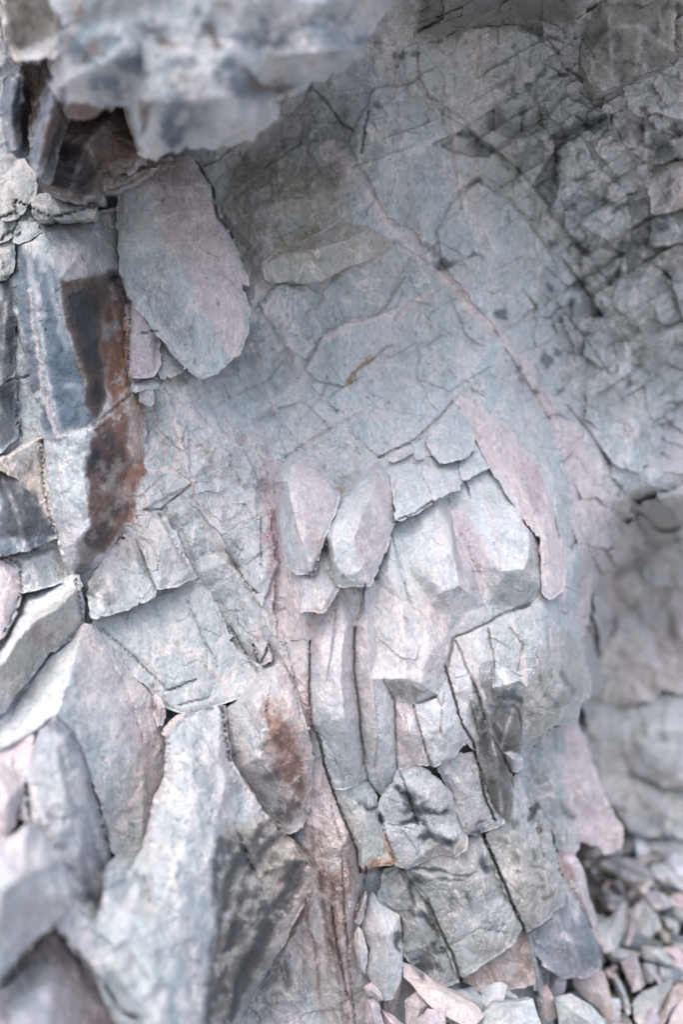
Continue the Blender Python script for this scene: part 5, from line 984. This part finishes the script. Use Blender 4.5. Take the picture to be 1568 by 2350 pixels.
SL = [('1365,2123 1382,2114 1401,2106 1416,2085 1433,2066 1437,2090 1438,2123 1428,2150 1417,2175 1402,2186 1388,2187 1372,2160', 'B', 'large light grey triangular stone on the scree'),
      ('1461,2071 1482,2076 1501,2083 1512,2105 1521,2131 1504,2140 1489,2159 1474,2158 1464,2155 1462,2110', 'W', 'blocky white stone right of the large triangular stone'),
      ('1473,2171 1496,2168 1521,2167 1534,2184 1545,2205 1536,2218 1506,2208 1477,2199', 'B', 'light blue wedge stone below the tan pebble'),
      ('1513,2136 1524,2132 1537,2139 1542,2155 1540,2167 1526,2168 1516,2154', 'Y', 'small tan yellow pebble on the scree'),
      ('1505,2055 1514,2050 1526,2051 1538,2062 1545,2075 1540,2085 1528,2088 1510,2076', 'W', 'small white rounded stone at the right of the twigs'),
      ('1345,1959 1370,1944 1397,1930 1406,1940 1404,1953 1386,1966 1364,1975 1348,1970', 'B', 'pale sickle shaped stone at the top of the scree'),
      ('1453,1876 1486,1864 1522,1858 1542,1870 1540,1888 1532,1900 1495,1900 1458,1894', 'B', 'flat blue grey stone near the top right of the scree'),
      ('1434,1911 1445,1906 1458,1912 1455,1940 1448,1963 1434,1960 1428,1958 1430,1935', 'W', 'upright whitish chip near the top of the scree'),
      ('1458,1910 1510,1904 1568,1906 1640,1910 1640,1985 1568,1974 1520,1960 1482,1946 1465,1935', 'B', 'wide blurred slab at the right edge of the scree'),
      ('1453,1976 1476,1968 1501,1962 1524,1965 1512,1976 1482,1984 1460,1983', 'P', 'thin pinkish chip lying across the upper scree'),
      ('1375,1980 1405,1962 1440,1968 1481,1980 1500,2010 1504,2038 1480,2042 1450,2026 1420,2010 1390,1996', 'S', 'long dark blue stone beside the twigs'),
      ('1509,1988 1540,1998 1568,2010 1640,2030 1640,2070 1568,2048 1530,2026', 'W', 'long pale chip at the right edge beside the twigs'),
      ('1393,2188 1420,2184 1446,2187 1436,2200 1422,2206 1402,2202', 'W', 'small flat white chip under the large triangular stone'),
      ('1426,2208 1442,2196 1460,2187 1472,2220 1481,2258 1468,2270 1453,2276 1440,2240', 'L', 'lilac upright slab in the middle of the scree'),
      ('1477,2212 1494,2212 1508,2216 1508,2235 1500,2252 1488,2256 1480,2236', 'B', 'blue chip between the lilac slab and the light blue wedge'),
      ('1513,2220 1528,2220 1541,2224 1544,2240 1540,2256 1528,2256 1516,2252', 'B', 'pale chip right of the blue chip on the scree'),
      ('1453,2300 1464,2286 1478,2276 1510,2262 1548,2246 1536,2275 1520,2310 1506,2350 1480,2370 1456,2336', 'B', 'large blue stone with a white edge near the bottom right corner'),
      ('1510,2336 1518,2300 1530,2272 1550,2260 1600,2250 1600,2300 1570,2290 1540,2330 1520,2360', 'K', 'brownish stone behind the bottom right corner stone'),
      ('1533,2352 1548,2315 1570,2284 1640,2260 1640,2400 1540,2400', 'P', 'pale pink stone in the bottom right corner'),
      ('1521,2108 1536,2108 1556,2114 1560,2128 1556,2140 1540,2138 1528,2126', 'W', 'small white chip above the tan pebble'),
      ('1409,2236 1420,2244 1433,2266 1444,2295 1449,2324 1440,2330 1428,2300 1414,2270', 'B', 'narrow slanting blue chip right of the reddish slab'),
      ('1440,2090 1458,2075 1462,2110 1464,2150 1450,2170 1436,2168 1440,2125', 'L', 'lilac chip behind the large triangular stone'),
      ('1545,2160 1568,2150 1620,2156 1620,2200 1568,2196 1550,2186', 'B', 'grey blue chip at the right edge below the tan pebble'),
      ('1390,2060 1402,2050 1416,2058 1410,2074 1398,2080 1388,2074', 'B', 'small grey chip above the large triangular stone'),
      ('1545,2090 1568,2080 1620,2090 1620,2120 1568,2118 1552,2108', 'B', 'grey chip at the right edge beside the white rounded stone'),
      ('1402,2022 1424,2018 1436,2040 1430,2060 1412,2050', 'S', 'slate dark chip half buried under the twigs')]
for k, (o, b, lab) in enumerate(SL):
    stone('scree_stone', lab, 'stone', o, b, 14 + (k * 5) % 9, ((k % 3 - 1) * .1, .2), lift=.035, thick=18, s=4.6, group='named stones of the scree')
# small sharp shards scattered over the slope, copies of a few shapes
import bmesh
rnd = random.Random(11)
def shard_mesh(name, seed, L, Wd, H, cl):
    q = random.Random(seed); bm = bmesh.new()
    for k in range(9):
        a = q.uniform(0, 6.283); e = q.choice((-1, 1)) * q.uniform(.6, 1)
        bm.verts.new((L * math.cos(a) * q.uniform(.7, 1), Wd * math.sin(a) * q.uniform(.7, 1), H * e))
    bmesh.ops.convex_hull(bm, input=bm.verts); bmesh.ops.dissolve_limit(bm, angle_limit=.12, verts=bm.verts, edges=bm.edges)
    bmesh.ops.recalc_face_normals(bm, faces=bm.faces)
    for f in bm.faces: f.smooth = False
    me = bpy.data.meshes.new(name); bm.to_mesh(me); bm.free()
    ca = me.color_attributes.new('Col', 'FLOAT_COLOR', 'POINT')
    for v in ca.data: v.color = (*[c_ * q.uniform(.9, 1.1) for c_ in cl], 1)
    me.materials.append(MAT_CHIP); return me
KIND = [('B', 'blue grey'), ('W', 'whitish'), ('P', 'pinkish'), ('B', 'blue grey'), ('G', 'dull grey'), ('L', 'lilac grey'), ('S', 'dark slate')]
protos = []
for k in range(14):
    b_, nm = KIND[k % 7]
    me = shard_mesh('stone_chip', 50 + k, .020, rnd.uniform(.009, .015), rnd.uniform(.0022, .0055), C[b_])
    o = bpy.data.objects.new('stone_chip', me); COL.objects.link(o)
    protos.append(tag(o, 'small %s shard among many alike on the scree' % nm, 'stone chip', 'small %s shards of the scree' % nm))
used = set()
for i in range(230):
    x = rnd.uniform(1235, 1700); y = rnd.uniform(1845, 2480)
    if x < 1345 + (y - 1900) * .02 and y < 2190: continue
    if y < 1960 and x < 1400: continue
    d = float(scree(np.array([x]), np.array([y]))[0]) - rnd.uniform(.005, .04)
    p = to_world(np.array([x]), np.array([y]), np.array([d]))[0]
    k = rnd.randrange(14)
    if k in used: o = protos[k].copy(); COL.objects.link(o)
    else: o = protos[k]; used.add(k)
    o.location = p; o.rotation_euler = (rnd.uniform(.1, 1.3), rnd.uniform(-.5, .5), rnd.uniform(-1.6, 1.6)); q = rnd.choice((.5, .8, 1.1, 1.4, 1.9)) * rnd.uniform(.85, 1.15); o.scale = (q, q, q)
# grit between the shards: nobody could count it
gv = []; gf = []; gc = []
for i in range(2600):
    x = rnd.uniform(1180, 1750); y = rnd.uniform(1870, 2550)
    d = float(scree_depth(np.array([x]), np.array([y]))[0]) - .003
    p = to_world(np.array([x]), np.array([y]), np.array([d]))[0]; r_ = rnd.uniform(.001, .004); cl_ = C[rnd.choice('BWGPSET')]
    n0 = len(gv)
    for a_, b_, c_ in ((1, 0, 0), (-.8, .3, .1), (0, 1, .2), (.1, -.9, 0), (.2, .1, .7), (0, 0, -.6)):
        gv.append((p[0] + r_ * (a_ + rnd.uniform(-.3, .3)), p[1] + r_ * (b_ + rnd.uniform(-.3, .3)), p[2] + r_ * (c_ + rnd.uniform(-.3, .3)))); gc.append(cl_)
    for f in ((0, 2, 4), (2, 1, 4), (1, 3, 4), (3, 0, 4), (2, 0, 5), (1, 2, 5), (3, 1, 5), (0, 3, 5)): gf.append([n0 + t for t in f])
o = mesh_from('grit', np.array(gv), np.array(gf), np.array(gc), MAT_CHIP); o['kind'] = 'stuff'; o['label'] = 'fine grit and crumbs of stone between the shards'
# bottom centre chips in the dark gap
for (x, y, d_, r_) in ((935, 2262, 1.0, 1), (1060, 2330, .97, 2), (1000, 2345, .95, .5), (1255, 2300, 1.04, 1.4), (1135, 2290, 1.0, 2.2), (1040, 2300, .99, 3), (1250, 2250, 1.06, .2), (905, 2350, .95, .7), (1330, 2350, 1.08, 1.1), (1400, 2330, 1.1, 2.1)):
    o = protos[int(x) % 14].copy(); COL.objects.link(o); o.location = to_world(np.array([x]), np.array([y]), np.array([d_]))[0]; o.rotation_euler = (-.6, r_, .2); o.scale = (1.1, 1.1, 1.1)
# twigs
def twig(label, pts, r0):
    sc = []; N = 40; ring = 8
    pts = np.array(P(pts)); t = np.linspace(0, len(pts) - 1, N); i = np.clip(t.astype(int), 0, len(pts) - 2); f = (t - i)[:, None]
    q = pts[i] * (1 - f) + pts[i + 1] * f
    q[:, 0] += 2.5 * fbm(t * 1.3, t * 0, 3, 3); q[:, 1] += 3 * fbm(t * 1.3, t * 0 + 5, 4, 3)
    d = scree(q[:, 0], q[:, 1]) - .075 - q[:, 2] / 1000
    c = to_world(q[:, 0], q[:, 1], d); co = []
    for j in range(N):
        a = c[max(0, j - 1)]; b = c[min(N - 1, j + 1)]; T = (b - a) / np.linalg.norm(b - a); u = np.cross(T, (0, 1, .1)); u /= np.linalg.norm(u); v = np.cross(T, u)
        rr = r0 * (1 - .55 * j / N) * (1 + .25 * math.sin(j * 1.9) * math.cos(j * .7))
        for k in range(ring):
            th = 2 * math.pi * k / ring; co.append(c[j] + u * rr * math.cos(th) * (1 + .12 * math.sin(5 * k + j)) + v * rr * math.sin(th))
    co = np.array(co); F = []
    for j in range(N - 1):
        for k in range(ring): F.append((j * ring + k, j * ring + (k + 1) % ring, (j + 1) * ring + (k + 1) % ring, (j + 1) * ring + k))
    cl = np.array([[.19, .165, .13]]) * (1 + .4 * fbm(co[:, 0] * 300, co[:, 2] * 60, 4, 3))[:, None]
    org = co.mean(0)
    o = mesh_from('twig', co - org, np.array(F), cl, MAT_CHIP, True); o.location = org
    tag(o, label, 'twig', 'dry twigs on the scree')
twig('thickest dry brown twig curving down over the scree', '1355,1984,0 1400,1998,6 1430,2018,10 1470,2045,8 1500,2085,4 1525,2112,0', .0030)
twig('thin dry twig below the thickest one', '1360,2005,0 1395,2018,4 1430,2040,6 1462,2072,2', .0018)
twig('thin grey twig running right across the stones above the thickest one', '1380,1965,0 1430,1988,6 1500,2020,8 1560,2068,4', .0018)
twig('short dark twig lying left in the scree hollow', '1350,2020,0 1372,2050,2 1385,2090,2', .0016)
twig('faint dry twig at the right edge of the scree', '1500,1955,0 1540,1990,4 1600,2060,4', .0016)
